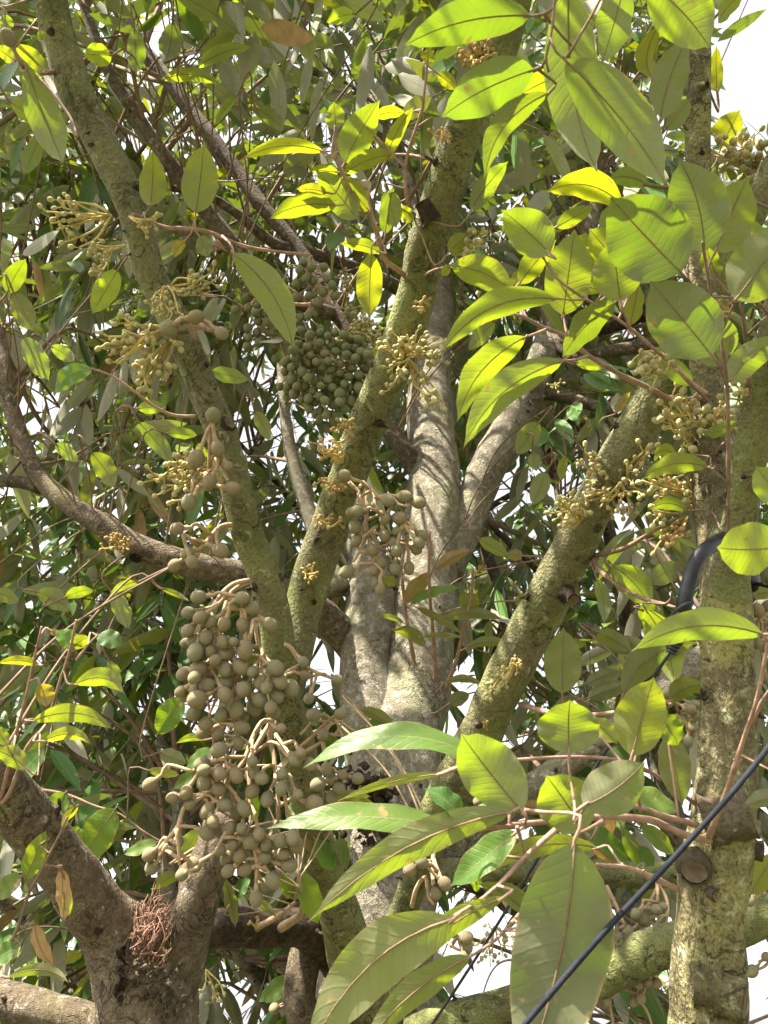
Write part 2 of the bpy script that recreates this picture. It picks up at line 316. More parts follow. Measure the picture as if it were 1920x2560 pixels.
# mossy pair in front
limb(TREE, 'limb', [(925, 2560, 1.52, 170), (893, 2460, 1.47, 140), (862, 2330, 1.40, 118), (838, 2250, 1.36, 108), (800, 2140, 1.31, 102), (765, 1970, 1.25, 102), (735, 1830, 1.21, 100), (712, 1743, 1.19, 98), (689, 1569, 1.17, 94), (665, 1454, 1.16, 89), (619, 1338, 1.155, 86), (584, 1190, 1.15, 86), (550, 1074, 1.15, 86), (503, 958, 1.15, 86), (440, 813, 1.15, 84), (370, 669, 1.16, 84), (330, 521, 1.17, 88), (249, 347, 1.18, 92), (191, 231, 1.18, 93), (150, 100, 1.18, 92), (118, -40, 1.17, 90), (60, -260, 1.16, 86), (-40, -600, 1.2, 72)], M['bark_olive'], 28, .018, .075, 'F')
limb(TREE, 'limb', [(728, 1880, 1.21, 60), (722, 1790, 1.215, 76), (728, 1700, 1.235, 88), (742, 1610, 1.262, 96), (757, 1520, 1.28, 101), (798, 1389, 1.28, 104), (862, 1215, 1.26, 106), (926, 1041, 1.23, 106), (989, 900, 1.20, 107), (1047, 727, 1.16, 108), (1058, 636, 1.14, 110), (1099, 521, 1.11, 110), (1151, 347, 1.07, 108), (1205, 230, 1.05, 98), (1250, 133, 1.04, 88), (1280, 40, 1.03, 80), (1320, -120, 1.02, 76), (1400, -420, 1.05, 60)], M['bark_olive'], 28, .018, .075, 'F')
limb(TREE, 'limb', [(960, 2400, 1.62, 100), (1010, 2280, 1.56, 78), (1045, 2180, 1.5, 82), (1100, 2025, 1.42, 102), (1157, 1920, 1.38, 112), (1203, 1828, 1.35, 116), (1273, 1678, 1.3, 118), (1389, 1458, 1.25, 118), (1481, 1273, 1.21, 115), (1597, 1065, 1.18, 112), (1655, 960, 1.16, 112), (1700, 880, 1.15, 104), (1780, 730, 1.14, 96), (1880, 520, 1.12, 88), (2050, 250, 1.1, 76), (2300, -150, 1.1, 58)], M['bark_olive'], 28, .018, .075, 'F')
# limbs low at the back right
limb(TREE, 'limb', [(1000, 2190, 1.78, 90), (1130, 2180, 1.72, 72), (1270, 2172, 1.66, 70), (1420, 2180, 1.62, 68), (1560, 2186, 1.58, 70), (1690, 2186, 1.54, 66), (1850, 2180, 1.5, 60), (2000, 2150, 1.5, 50), (2250, 2100, 1.5, 42), (2550, 2030, 1.5, 30)], M['bark_olive'], 18, .03, .07, 'C')
limb(TREE, 'limb', [(960, 2640, 1.55, 110), (1105, 2562, 1.5, 100), (1200, 2535, 1.47, 96), (1284, 2512, 1.45, 94), (1400, 2475, 1.42, 104), (1500, 2435, 1.4, 108), (1654, 2368, 1.37, 106), (1862, 2313, 1.33, 98), (1925, 2285, 1.32, 92), (2060, 2230, 1.3, 80), (2320, 2120, 1.3, 66), (2650, 1980, 1.3, 48)], M['bark_olive'], 22, .02, .075, 'C')
limb(TREE, 'limb', [(1040, 2200, 1.85, 80), (1250, 2030, 1.85, 76), (1420, 1905, 1.82, 74), (1540, 1820, 1.8, 72), (1600, 1780, 1.78, 78), (1680, 1715, 1.76, 82), (1750, 1655, 1.75, 78), (1860, 1570, 1.75, 70), (1930, 1510, 1.75, 66), (2030, 1420, 1.8, 60), (2250, 1250, 1.85, 50), (2550, 1050, 1.95, 34)], M['bark_grey'], 18, .03, .07, 'C')
limb(TREE, 'limb', [(880, 2420, 1.6, 150), (820, 2360, 1.52, 118), (760, 2320, 1.46, 106), (650, 2320, 1.40, 102), (532, 2322, 1.34, 100), (420, 2340, 1.3, 90)], M['bark_dark'], 20, .025, .11, 'C')
limb(TREE, 'limb', [(860, 2620, 1.5, 150), (760, 2545, 1.45, 96), (752, 2450, 1.47, 92), (775, 2350, 1.52, 92), (800, 2260, 1.6, 84), (850, 2150, 1.7, 70)], M['bark_fork'], 18, .025, .1, 'C')
limb(TREE, 'limb', [(470, 2330, 2.2, 62), (420, 2250, 2.2, 56), (425, 2150, 2.25, 52), (450, 2060, 2.3, 48), (440, 1960, 2.4, 40), (400, 1850, 2.5, 32)], M['bark_grey'], 14, .03, .08, 'C')
limb(TREE, 'limb', [(690, 2560, 2.3, 30), (635, 2450, 2.3, 28), (600, 2400, 2.3, 28), (570, 2330, 2.3, 24)], M['bark_grey'], 10, .03, .08, 'C')

# forked stem low on the left
g = ground_pt(370, 2640, 1.15, 0, 0, .13)
def foot(px, py, d, r, rg):
    p = P(px, py, d); return [(p[0], p[1], -.08, rg)] + [(p[0], p[1], p[2] * f, r + (rg - r) * (1 - f) ** 2) for f in (.12, .3, .5, .68, .82, .92)]
limb(JTREE, 'trunk', [(375, 2640, 1.15, 265), (372, 2540, 1.15, 262), (360, 2455, 1.16, 258), (320, 2380, 1.16, 228), (268, 2310, 1.15, 170), (225, 2255, 1.13, 152), (150, 2150, 1.1, 148), (80, 2060, 1.07, 146), (10, 1970, 1.04, 146), (-80, 1860, 1.0, 140), (-220, 1680, .98, 120), (-420, 1400, 1.0, 90)], M['bark_fork'], 30, .016, .085, 'J', extra_before=foot(375, 2640, 1.15, .073, .12))
limb(JTREE, 'limb', [(378, 2530, 1.17, 200), (430, 2430, 1.17, 160), (462, 2360, 1.17, 132), (486, 2290, 1.17, 117), (506, 2210, 1.175, 110), (525, 2150, 1.18, 104), (545, 2080, 1.2, 92), (548, 2040, 1.2, 80)], M['bark_fork'], 26, .016, .085, 'J')
limb(JTREE, 'limb', [(400, 2640, 1.2, 100), (300, 2590, 1.22, 92), (200, 2548, 1.24, 90), (100, 2520, 1.26, 92), (0, 2500, 1.28, 96), (-120, 2480, 1.3, 90)], M['bark_fork'], 20, .02, .09, 'J')

# upright stem on the right
g = ground_pt(1765, 2640, .86, 0, 0, .055)
limb(NTREE, 'trunk', [(1765, 2640, .86, 196), (1771, 2560, .86, 192), (1772, 2430, .87, 188), (1775, 2300, .88, 180), (1785, 2200, .89, 180), (1805, 2060, .90, 172), (1812, 1970, .91, 165), (1823, 1780, .93, 150), (1818, 1600, .95, 138), (1812, 1480, .97, 132), (1800, 1380, 1.0, 116), (1782, 1270, 1.03, 98), (1770, 1120, 1.06, 90), (1768, 1000, 1.08, 88), (1760, 850, 1.1, 82), (1752, 600, 1.13, 72), (1745, 380, 1.16, 66), (1748, 180, 1.18, 62), (1750, 0, 1.2, 60), (1752, -120, 1.22, 58), (1760, -420, 1.3, 50)], M['bark_yellow'], 28, .014, .075, 'N', extra_before=foot(1765, 2640, .86, .041, .06))
limb(NTREE, 'limb', [(1818, 1520, .96, 120), (1828, 1400, .95, 98), (1848, 1300, .94, 88), (1868, 1190, .93, 86), (1888, 1070, .92, 86), (1912, 940, .9, 84), (1945, 800, .88, 80), (2000, 560, .88, 70), (2080, 300, .9, 60), (2200, -100, .95, 46)], M['bark_olive'], 24, .014, .08, 'N')
limb(NTREE, 'limb', [(1752, -160, 1.22, 40), (1640, -140, .98, 36), (1500, -110, .78, 28), (1400, -60, .68, 18), (1380, -20, .66, 14)], M['twig_brown'], 12, .02, .05, 'N')

# knots, pruned stubs, hollows
def stub(tree, z, x, y, d, dx, dy, rpx, lpx, mat, toward=.35, cutm='cut', name='pruned_stub'):
    px, py = Z(z, x, y); p0 = P(px, py, d + .01); s = d / F
    dirv = unit(dx * RGT - dy * UPV - toward * FWD); r = rpx * s; ln = lpx * s; mb = MB()
    tube(mb, [(*(p0 - dirv * r), r * 1.35), (*p0, r * 1.15), (*(p0 + dirv * ln * .5), r * 1.0), (*(p0 + dirv * ln * .9), r * 1.08), (*(p0 + dirv * ln), r * .92)], 18, r * .25, .26, cap=False, scale=40)
    e1 = unit(np.cross(dirv, [.3, .1, .9])); e2 = np.cross(dirv, e1); V = []; n = 18
    for q, dp in ((1., 0), (.72, -.10), (.45, -.28), (.2, -.42)):
        for k in range(n):
            a = 2 * math.pi * k / n; rr = r * q * .95 * (1 + .1 * noise.noise(Vector((math.cos(a) * 2, math.sin(a) * 2, q * 5 + x))))
            V.append(p0 + dirv * (ln + dp * r) + rr * (math.cos(a) * e1 + math.sin(a) * e2))
    V.append(p0 + dirv * (ln - .5 * r)); Fs = [(i * n + k, i * n + (k + 1) % n, (i + 1) * n + (k + 1) % n, (i + 1) * n + k) for i in range(3) for k in range(n)] + [(3 * n + k, 3 * n + (k + 1) % n, 4 * n) for k in range(n)]
    mb.add(V, Fs, 1); mb.build(name, [M[mat], M[cutm]], tree)
stub(TREE, 1, 365, 507, 1.155, .1, .1, 10, 6, 'bark_olive', 1.0, 'char', 'knot')
stub(TREE, 3, 890, 575, 1.13, 0, .1, 9, 5, 'bark_olive', 1.0, 'char', 'knot')
stub(TREE, 5, 1585, 555, 2.17, -.1, .1, 9, 5, 'bark_grey', 1.0, 'char', 'knot')
stub(TREE, 3, 965, 745, 1.13, .8, -.6, 17, 26, 'bark_dark', .5)
stub(TREE, 6, 800, 368, 1.2, .4, .5, 17, 18, 'bark_dark', .9)
stub(TREE, 4, 650, 575, 2.5, -.1, -.9, 18, 24, 'bark_grey', .4)
stub(TREE, 4, 600, 615, 2.5, -.7, .2, 14, 12, 'bark_brown', .6, 'char', 'knot')
stub(TREE, 4, 540, 765, 2.45, -.1, .1, 7, 8, 'bark_grey', 1, 'char', 'knot')
stub(TREE, 4, 240, 295, 2.9, -.1, .1, 9, 6, 'bark_grey', 1, 'char', 'knot')
stub(TREE, 2, 190, 930, 1.08, -.5, -.9, 20, 36, 'bark_dark', .2)
stub(TREE, 5, 595, 185, 1.82, -.1, .5, 14, 14, 'bark_brown', .8, 'char', 'knot')
stub(NTREE, 8, 1340, 440, .85, -.4, .1, 32, 8, 'bark_fork', .9)
stub(NTREE, 8, 1440, 960, .825, .75, .05, 44, 66, 'bark_yellow', .5)
stub(NTREE, 8, 1500, 225, .87, .9, -.35, 56, 56, 'bark_fork', .45)
stub(NTREE, 8, 1430, 545, .845, .3, 0, 14, 8, 'bark_fork', .9)
stub(NTREE, 8, 1580, 350, .88, .9, .1, 22, 30, 'bark_fork', .3)
stub(NTREE, 2, 1385, 370, 1.14, .5, .1, 9, 8, 'bark_olive', .7, 'char', 'knot')
stub(JTREE, 7, 835, 475, 1.19, -.2, -1, 34, 30, 'bark_fork', .25)
stub(JTREE, 7, 245, 580, 1.1, -.1, .4, 14, 6, 'bark_fork', .9, 'char', 'knot')
stub(JTREE, 7, 85, 295, 1.03, 0, .3, 12, 6, 'bark_fork', .9, 'char', 'knot')
# crusted heart and crack of the fork
def crust(tree, poly, d, mat, n, rpx, name):
    mb = MB()
    for _ in range(n):
        while True:
            i = random.randrange(len(poly)); x, y, w = poly[i]
            px, py = Z(7, x + random.gauss(0, w), y + random.gauss(0, w)); break
        r = rpx * random.uniform(.5, 1.4) * d / F; p = P(px, py, d + random.uniform(-.004, .01))
        a = unit(rng.normal(size=3) + [0, 0, -.6]); tube(mb, [(*p, r), (*(p + a * r * 1.5), r * .8), (*(p + a * r * 2.6 + rng.normal(size=3) * r * .6), r * .25)], 6, r, .3, scale=90)
    mb.build(name, M[mat], tree)
crust(JTREE, [(600, 900, 45), (620, 980, 60), (700, 960, 55), (640, 1060, 70), (580, 850, 25), (740, 1060, 60)], 1.09, 'bark_fork', 170, 4, 'bark_crust')
crust(JTREE, [(530, 830, 6), (528, 870, 8), (530, 910, 9), (525, 950, 9), (528, 990, 8), (520, 800, 5)], 1.09, 'char', 45, 5, 'bark_crack')
crust(TREE, [(1500 + 60, 60, 30), (1560, 150, 40), (1630, 90, 30), (1640, 170, 40), (1600, 260, 45)], 1.69, 'bark_dark', 160, 9, 'bark_crust')

# tuft of dry flower stalks caught in the fork
mb = MB(); c0 = PZ(7, 640, 740, 1.12)
for _ in range(190):
    p = c0 + rng.normal(size=3) * [.011, .010, .017]; a = unit([random.gauss(.3, .35), random.gauss(-.1, .3), random.gauss(.9, .45)]); l = random.uniform(.015, .048)
    q = p + a * l; mm = (p + q) / 2 + rng.normal(size=3) * .008
    tube(mb, [(*p, .0012), (*mm, .001), (*q, .0005)], 5, .02, 0)
st = mb.build('dry_stalk_tuft', M['straw'], None, c0); st['label'] = 'pinkish tuft of fallen dry stalks lodged in the fork of the dark stem'; st['category'] = 'dry stalks'

# ------------------------------------------------------------------ hose and wires
mb = MB()
hose = [(*PZ(6, 1520, 150, .99), .0085), (*PZ(6, 1470, 118, .93), .0085), (*PZ(6, 1425, 140, .89), .0085), (*PZ(6, 1375, 175, .87), .0085), (*PZ(6, 1338, 235, .86), .0085), (*PZ(6, 1318, 305, .855), .0085), (*PZ(6, 1303, 365, .85), .0085), (*PZ(6, 1292, 430, .85), .0085)]
root = empty('guy_wire', tuple(PZ(6, 1252, 580, .85)), 'thin black guy wire knotted below a black rubber hose round the yellow green stem', 'wire')
tube(mb, hose, 16, .008, .02); mb.build('rubber_hose', M['rubber'], root)
mb = MB(); tube(mb, [(*PZ(6, 1592, 268, 1.0), .0085), (*PZ(6, 1594, 300, .98), .0085), (*PZ(6, 1588, 320, .97), .0085)], 14, .008, 0); mb.build('rubber_hose', M['rubber'], root)
mb = MB()
tube(mb, [(*PZ(6, 1590, 312, .97), .0028), (*PZ(6, 1625, 312, .96), .0028), (*PZ(6, 1665, 322, .95), .0028), (*PZ(6, 1900, 380, .9), .0028)], 8, .02)
wr = .0021
tube(mb, [(*PZ(6, 1335, 388, .84), wr), (*PZ(6, 1290, 405, .838), wr), (*PZ(6, 1240, 450, .84), wr), (*PZ(6, 1226, 520, .845), wr), (*PZ(6, 1228, 580, .85), wr)], 8, .01)
tube(mb, [(*PZ(6, 1292, 425, .85), wr), (*PZ(6, 1300, 470, .85), wr), (*PZ(6, 1290, 520, .85), wr), (*PZ(6, 1262, 560, .85), wr), (*PZ(6, 1235, 605, .85), wr)], 8, .01)
tube(mb, [(*PZ(6, 1240, 598, .85), wr), (*PZ(6, 1160, 720, .87), wr), (*PZ(6, 1065, 865, .9), wr), (*PZ(8, 660, 400, .97), wr), (*PZ(8, 500, 660, 1.0), wr), (*PZ(8, 330, 925, 1.06), wr), (*PZ(8, 200, 1120, 1.12), wr), (*PZ(8, -100, 1570, 1.25), wr), (*PZ(8, -700, 2500, 1.5), wr)], 8, .03)
h = [];   # the wrapped knot: a helix about the wire
a, b_ = PZ(6, 1285, 530, .85), PZ(6, 1236, 605, .85); ax = unit(b_ - a); e1 = unit(np.cross(ax, FWD)); e2 = np.cross(ax, e1)
for k in range(60):
    t_ = k / 59; p = a + (b_ - a) * t_ + .0052 * (math.cos(t_ * 34) * e1 + math.sin(t_ * 34) * e2); h.append((*p, wr))
tube(mb, h, 7, .004, 0, smooth=False); mb.build('wire', M['rubber'], root)
mb = MB(); cr = .0022
o = P(1600, 2210, .55)
tube(mb, [(*PZ(8, 1900, -420, .66), cr), (*PZ(8, 1592, 0, .58), cr), (*PZ(8, 1250, 390, .56), cr), (*PZ(8, 960, 700, .55), cr), (*PZ(8, 610, 1106, .54), cr), (*PZ(8, 300, 1480, .54), cr), (*PZ(8, -600, 2560, .56), cr)], 10, .02)
cb = mb.build('cable', M['cable'], None, o); cb['label'] = 'thick blurred dark cable crossing close in front of the yellow green stem'; cb['category'] = 'cable'

# ------------------------------------------------------------------ large leaves, one object each
US = np.linspace(0, 1, 17); YS = np.array([-1, -.7, -.36, 0, .36, .7, 1.])
def prof(u):
    q = np.clip(u / .95, 0, 1); return np.maximum((1 - np.abs(2 * q ** .95 - 1) ** 2.25) ** .78, 0.0) * (1 - .10 * q) + np.where(u > .85, .045 * (1 - ((u - .85) / .15) ** 2), 0) * (u < 1)
def big_leaf(parent, z, bx, by, tx, ty, w, d, dd=0.0, roll=None, bend=0.0, bow=None, fold=None, curl=None, top=False, yel=None, dead=0.0, tone=None):
    rr = random.Random(hash((z, int(bx), int(by), int(tx), int(ty))) & 0xffff)
    roll = rr.uniform(8, 32) if roll is None else roll; bow = rr.uniform(-.04, .11) if bow is None else bow
    fold = rr.uniform(.08, .42) if fold is None else fold; curl = rr.uniform(0, .13) if curl is None else curl
    yel = rr.uniform(0, .45) if yel is None else yel; tone = rr.random() if tone is None else tone
    b = PZ(z, bx, by, d); t = PZ(z, tx, ty, d + dd); ax = t - b; ln = np.linalg.norm(ax); ax /= ln
    v = unit((b + t) / 2 - CAM); s0 = unit(np.cross(ax, v)); n0 = unit(np.cross(s0, ax))
    if n0 @ v < 0: n0 = -n0
    if top: n0 = -n0
    best = None
    for sg in (1, -1):
        a = R(roll) * sg; n = math.cos(a) * n0 + math.sin(a) * np.cross(ax, n0)
        if best is None or n[2] > best[2]: best = n
    n = best; s = np.cross(n, ax); half = w * ZN[z][0] * d / F / 2 / max(math.cos(R(roll)) * .93, .45)
    up = s0 if s0 @ (UPV + .3 * RGT) > 0 else -s0
    f = prof(US) * half; V = np.zeros((len(US), len(YS), 3)); ph = rr.uniform(0, 6)
    for i, u in enumerate(US):
        c = b + ax * ln * u + up * bend * ln * 4 * u * (1 - u) + n * (bow * ln * 4 * u * (1 - u) - curl * ln * u ** 3)
        for k, y in enumerate(YS):
            wav = .065 * half * 2 * math.sin(u * 17 + ph + (2 if y > 0 else 0)) * abs(y) ** 2 * math.sin(math.pi * u)
            V[i, k] = c + s * y * f[i] * math.cos(fold) + n * (abs(y) * f[i] * math.sin(fold) + wav - .10 * f[i] * y * y)
    nk = len(YS); Fs = [(i * nk + k, (i + 1) * nk + k, (i + 1) * nk + k + 1, i * nk + k + 1) for i in range(len(US) - 1) for k in range(nk - 1)]
    uv = [(u, y * .5 + .5) for u in US for y in YS]
    mb = MB(); mb.add(V.reshape(-1, 3), Fs, 0, (tone, yel, dead), uv)
    rb = max(.0005, min(.0008, ln * .006)); mr = [(*(V[i, 3] - n * rb * .55), rb * (1 - .75 * US[i]) + .0001) for i in range(0, len(US), 2)]
    tube(mb, mr, 6, .02, 0, mi=1, smooth=False)
    mb.build('leaf', [M['leaf'], M['twig_brown']], parent, b)
    return b, ax
def add_spray(tree, d, twigs, leaves, mat='twig_pink', key='F', label=None):
    """twigs: (zone, [(x,y)...], width_px, d_start, d_end); leaves: tuples for big_leaf without depth. Twigs that touch make one part"""
    tubes = []
    for z, xy, w, d0, d1 in twigs:
        n = len(xy); rows = []
        for i, (x, y) in enumerate(xy):
            dd = d0 + (d1 - d0) * i / (n - 1); ww = w * (1 - .45 * i / (n - 1)) * ZN[z][0]; rows.append((*PZ(z, x, y, dd), max(ww * dd / F / 2, .0011)))
        tubes.append((rows, spline(rows, .012)[:, :3]))
    grp = list(range(len(tubes)))
    for i in range(len(tubes)):
        for j in range(i):
            if np.min(np.linalg.norm(tubes[i][1][:, None] - tubes[j][1][None], axis=2)) < .03:
                gi, gj = grp[i], grp[j]; grp = [gj if g_ == gi else g_ for g_ in grp]
    groups = {}
    for k, g_ in enumerate(grp): groups.setdefault(g_, dict(t=[], l=[]))['t'].append(k)
    for lf in leaves:
        dl = lf[-1].get('d', d) if isinstance(lf[-1], dict) else d; b = PZ(lf[0], lf[1], lf[2], dl); best = (.13, None)
        for g_, v in groups.items():
            for k in v['t']:
                if k is None: continue
                m_ = np.min(np.linalg.norm(tubes[k][1] - b, axis=1))
                if m_ < best[0]: best = (m_, g_)
        if best[1] is None: groups[('x', len(groups))] = dict(t=[], l=[lf])
        else: groups[best[1]]['l'].append(lf)
    for g_, v in groups.items():
        part = bpy.data.objects.new('leafy_twig', bpy.data.meshes.new('leafy_twig')); S.collection.objects.link(part); part.parent = tree
        if label and len(v['l']) > 3: part['label'] = label
        mb = MB(); pts = []
        for k in v['t']:
            c = tube(mb, tubes[k][0], 9, .012, .16, scale=60); pts.append(c[:, :3])
            for q in c[4::5]:   # leaf scars and buds along the twig
                if random.random() < .5:
                    a = unit(rng.normal(size=3)); tube(mb, [(*(q[:3]), q[3] * .9), (*(q[:3] + a * q[3] * 1.7), q[3] * .45)], 6, .004, 0)
        for lf in v['l']:
            o = dict(lf[-1]) if isinstance(lf[-1], dict) else {}; b, ax = big_leaf(part, *lf[:6], o.pop('d', d), **o)
            if pts: cand = np.concatenate(pts); q = cand[np.argmin(np.linalg.norm(cand - b, axis=1) + .2 * np.abs((cand - b) @ ax))]; up = 0; r0 = .0012
            else: lp = np.concatenate([c[:, :3] for kk in key for c in LIMB_PTS[kk]]); q = lp[np.argmin(np.linalg.norm(lp - b, axis=1))]; up = .12; r0 = .002
            dist = np.linalg.norm(q - b); m1 = b - ax * min(.35 * dist, .05); m2 = q * .6 + m1 * .4 + np.array([0, 0, up * dist])
            tube(mb, [(*q, r0 * 1.3), (*m2, r0), (*m1, r0), (*(b - ax * .002), r0 * 1.15), (*(b + ax * .006), r0 * .7)], 7, .012, 0)
        part.data = mb.mesh('leafy_twig', [M[mat]], wloc(part))

# ------------------------------------------------------------------ leafy twigs, traced one by one
T = dict(top=True)
# big leaves hanging from the top right
add_spray(NTREE, .66, [(2, [(740, -60), (733, 60), (720, 160), (700, 250), (712, 310)], 15, .66, .66), (2, [(735, 35), (690, 60), (630, 70)], 13, .66, .67), (2, [(718, 165), (745, 225), (785, 258)], 13, .66, .655), (2, [(700, 255), (680, 290), (648, 303)], 12, .66, .67)], [
    (2, 635, 68, 75, 190, 165, dict(bend=.05, d=.67, roll=10, yel=.05, tone=.3)), (2, 650, 300, 228, 500, 195, dict(bend=.03, d=.68, roll=14, curl=.12, yel=0, tone=.5)),
    (2, 800, -70, 920, 755, 225, dict(bend=-.05, d=.71, roll=6, yel=.1, tone=1, fold=.08)), (2, 780, 255, 1228, 795, 250, dict(bend=.02, d=.65, roll=8, yel=.05, tone=.5)),
    (2, 715, 400, 430, 785, 110, dict(bend=.13, d=.69, roll=30, yel=.35)), (2, 1040, -70, 937, 278, 155, dict(d=.72, yel=.1, tone=.7)), (2, 740, 330, 590, 400, 100, dict(d=.75, yel=.5)),
    (2, 1150, -70, 1412, 210, 235, dict(d=.63, bend=.03, tone=.6, yel=.2, roll=8))], 'twig_brown', key='N')
add_spray(NTREE, .95, [(2, [(1310, 560), (1240, 485), (1195, 525)], 14, 1.14, .98), (2, [(1330, 470), (1150, 420), (1030, 350)], 12, 1.15, .95)], [
    (2, 1195, 512, 1305, 165, 150, dict(bend=.04, yel=.1, tone=.6)), (2, 1185, 112, 1168, 355, 95, dict(bend=-.12, yel=.95, d=1.02)), (2, 1215, 560, 1320, 430, 90, dict(d=1.05, yel=.1)),
    (2, 1440, 400, 1432, 205, 55, dict(d=1.25, yel=.95)), (2, 1455, 640, 1530, 480, 130, dict(d=1.22, yel=.9)), (2, 1560, -40, 1425, 105, 70, dict(d=1.1, yel=.6)), (2, 1140, 800, 965, 775, 95, dict(d=.9, bend=.1))], 'twig_brown', key='N')
# right cluster over the upright stem
add_spray(NTREE, .84, [(4, [(1410, 605), (1260, 622), (1150, 572), (1010, 505), (880, 428), (790, 350), (690, 310), (600, 262), (555, 252)], 26, 1.07, .84), (4, [(880, 430), (830, 448), (775, 452)], 15, .86, .83),
    (4, [(700, 318), (655, 335), (612, 350)], 15, .84, .83), (4, [(792, 345), (782, 300), (775, 255)], 13, .84, .85), (4, [(1400, 600), (1320, 545), (1250, 470), (1200, 430)], 26, 1.07, .9), (4, [(1200, 430), (1130, 370), (1060, 310), (960, 240), (860, 180), (745, 95), (690, 10), (670, -20)], 16, .9, .82),
    (4, [(870, 188), (810, 190), (745, 184)], 11, .84, .82), (4, [(1060, 310), (1040, 250), (1017, 195)], 12, .85, .83)], [
    (4, 585, 118, 740, -70, 105, dict(d=.9, yel=.75)), (4, 772, 258, 820, -110, 195, dict(d=.86, yel=.45, tone=.9, roll=8)),
    (4, 1020, 197, 985, -65, 200, dict(d=.8, yel=.4, roll=8, tone=.7)), (4, 745, 185, 222, 400, 118, dict(bend=.14, d=.82, roll=28, yel=.3, tone=.6, curl=.12)), (4, 1000, 197, 770, 440, 120, dict(d=.85, roll=35, yel=.3, bend=.02)),
    (4, 615, 347, 295, 708, 135, dict(bend=.09, d=.83, roll=25, yel=.4, tone=.8)), (4, 777, 450, 328, 825, 150, dict(bend=.10, d=.81, roll=20, yel=.2, tone=.8)), (4, 935, 152, 800, 110, 70, dict(d=.93, yel=.5)),
    (4, 1062, 300, 1098, 110, 75, dict(d=.9, yel=.85)), (2, 718, 1095, 515, 905, 195, dict(d=.8, roll=10, yel=.2, tone=.7)), (2, 1030, 885, 697, 822, 125, dict(d=.84, bend=.12, yel=.85, roll=25)), (2, 745, 980, 905, 893, 75, dict(d=.88, yel=.5)),
    (2, 1000, 1120, 890, 985, 130, dict(d=.9, yel=.6)), (2, 945, 1000, 1010, 880, 80, dict(d=.95, yel=.4)), (2, 990, 1090, 760, 1060, 120, dict(d=.93, yel=.6))], key='N', label='pinkish twig of backlit yellow green leaves reaching left from the upright stem')
add_spray(NTREE, .74, [(4, [(1490, 985), (1488, 800), (1482, 560), (1452, 330), (1420, 200), (1388, 20), (1375, -60)], 20, .84, .72), (4, [(1455, 335), (1490, 260), (1518, 188)], 14, .77, .74), (4, [(1580, 565), (1562, 350), (1540, 200)], 22, .86, .8), (4, [(1570, 345), (1600, 310), (1645, 268)], 14, .83, .8),
    (4, [(1480, 560), (1450, 480), (1415, 432)], 12, .79, .76), (4, [(1660, 250), (1600, 190), (1500, 180), (1370, 165), (1290, 60)], 15, .85, .74), (4, [(1490, 985), (1440, 940), (1400, 910)], 11, .84, .84), (4, [(1500, 1300), (1490, 1150), (1490, 985)], 22, .93, .84)], [
    (2, 1285, 1180, 985, 850, 335, dict(d=.72, roll=6, tone=.2, yel=.05, bend=-.02)), (2, 1385, 1090, 1275, 690, 240, dict(d=.74, roll=8, bend=.06, tone=.3, yel=.1)), (2, 1430, 1090, 1560, 775, 230, dict(d=.8, yel=.35, tone=.7, roll=10)),
    (4, 1518, 188, 1790, -160, 260, dict(d=.73, roll=10, tone=.4, yel=.25)), (4, 1418, 432, 1150, 105, 285, dict(d=.72, roll=6, tone=.3, yel=0)), (4, 1460, 475, 1395, 308, 130, dict(d=.83, yel=.3, tone=.9)), (4, 1490, 542, 1720, 345, 130, dict(d=.8, bend=.05)),
    (4, 1445, 95, 1385, -50, 80, dict(d=.82, yel=.4)), (4, 1400, 910, 1098, 950, 88, dict(d=.86, bend=.1, curl=.16, roll=24)), (4, 1262, 862, 1165, 860, 60, dict(d=.95, bend=.2, yel=.6)), (4, 1310, 1100, 1145, 1088, 60, dict(d=1.0, bend=.12, yel=.3)),
    (4, 1530, 720, 1370, 760, 60, dict(d=.88, bend=-.08, roll=40)), (4, 1500, 860, 1545, 980, 50, dict(d=1.0)), (6, 1720, 150, 1430, 150, 230, dict(d=.62, roll=10, yel=.35, tone=.7, bend=-.05)), (4, 1740, 1080, 1605, 905, 150, dict(d=.7, roll=10, tone=.9, yel=.2)),
    (4, 1240, 400, 1060, 480, 70, dict(d=.95)), (4, 1330, 560, 1180, 420, 80, dict(d=1.02, yel=.2)), (2, 1640, 1180, 1560, 930, 130, dict(d=.85, tone=.8))], 'twig_brown', key='N')
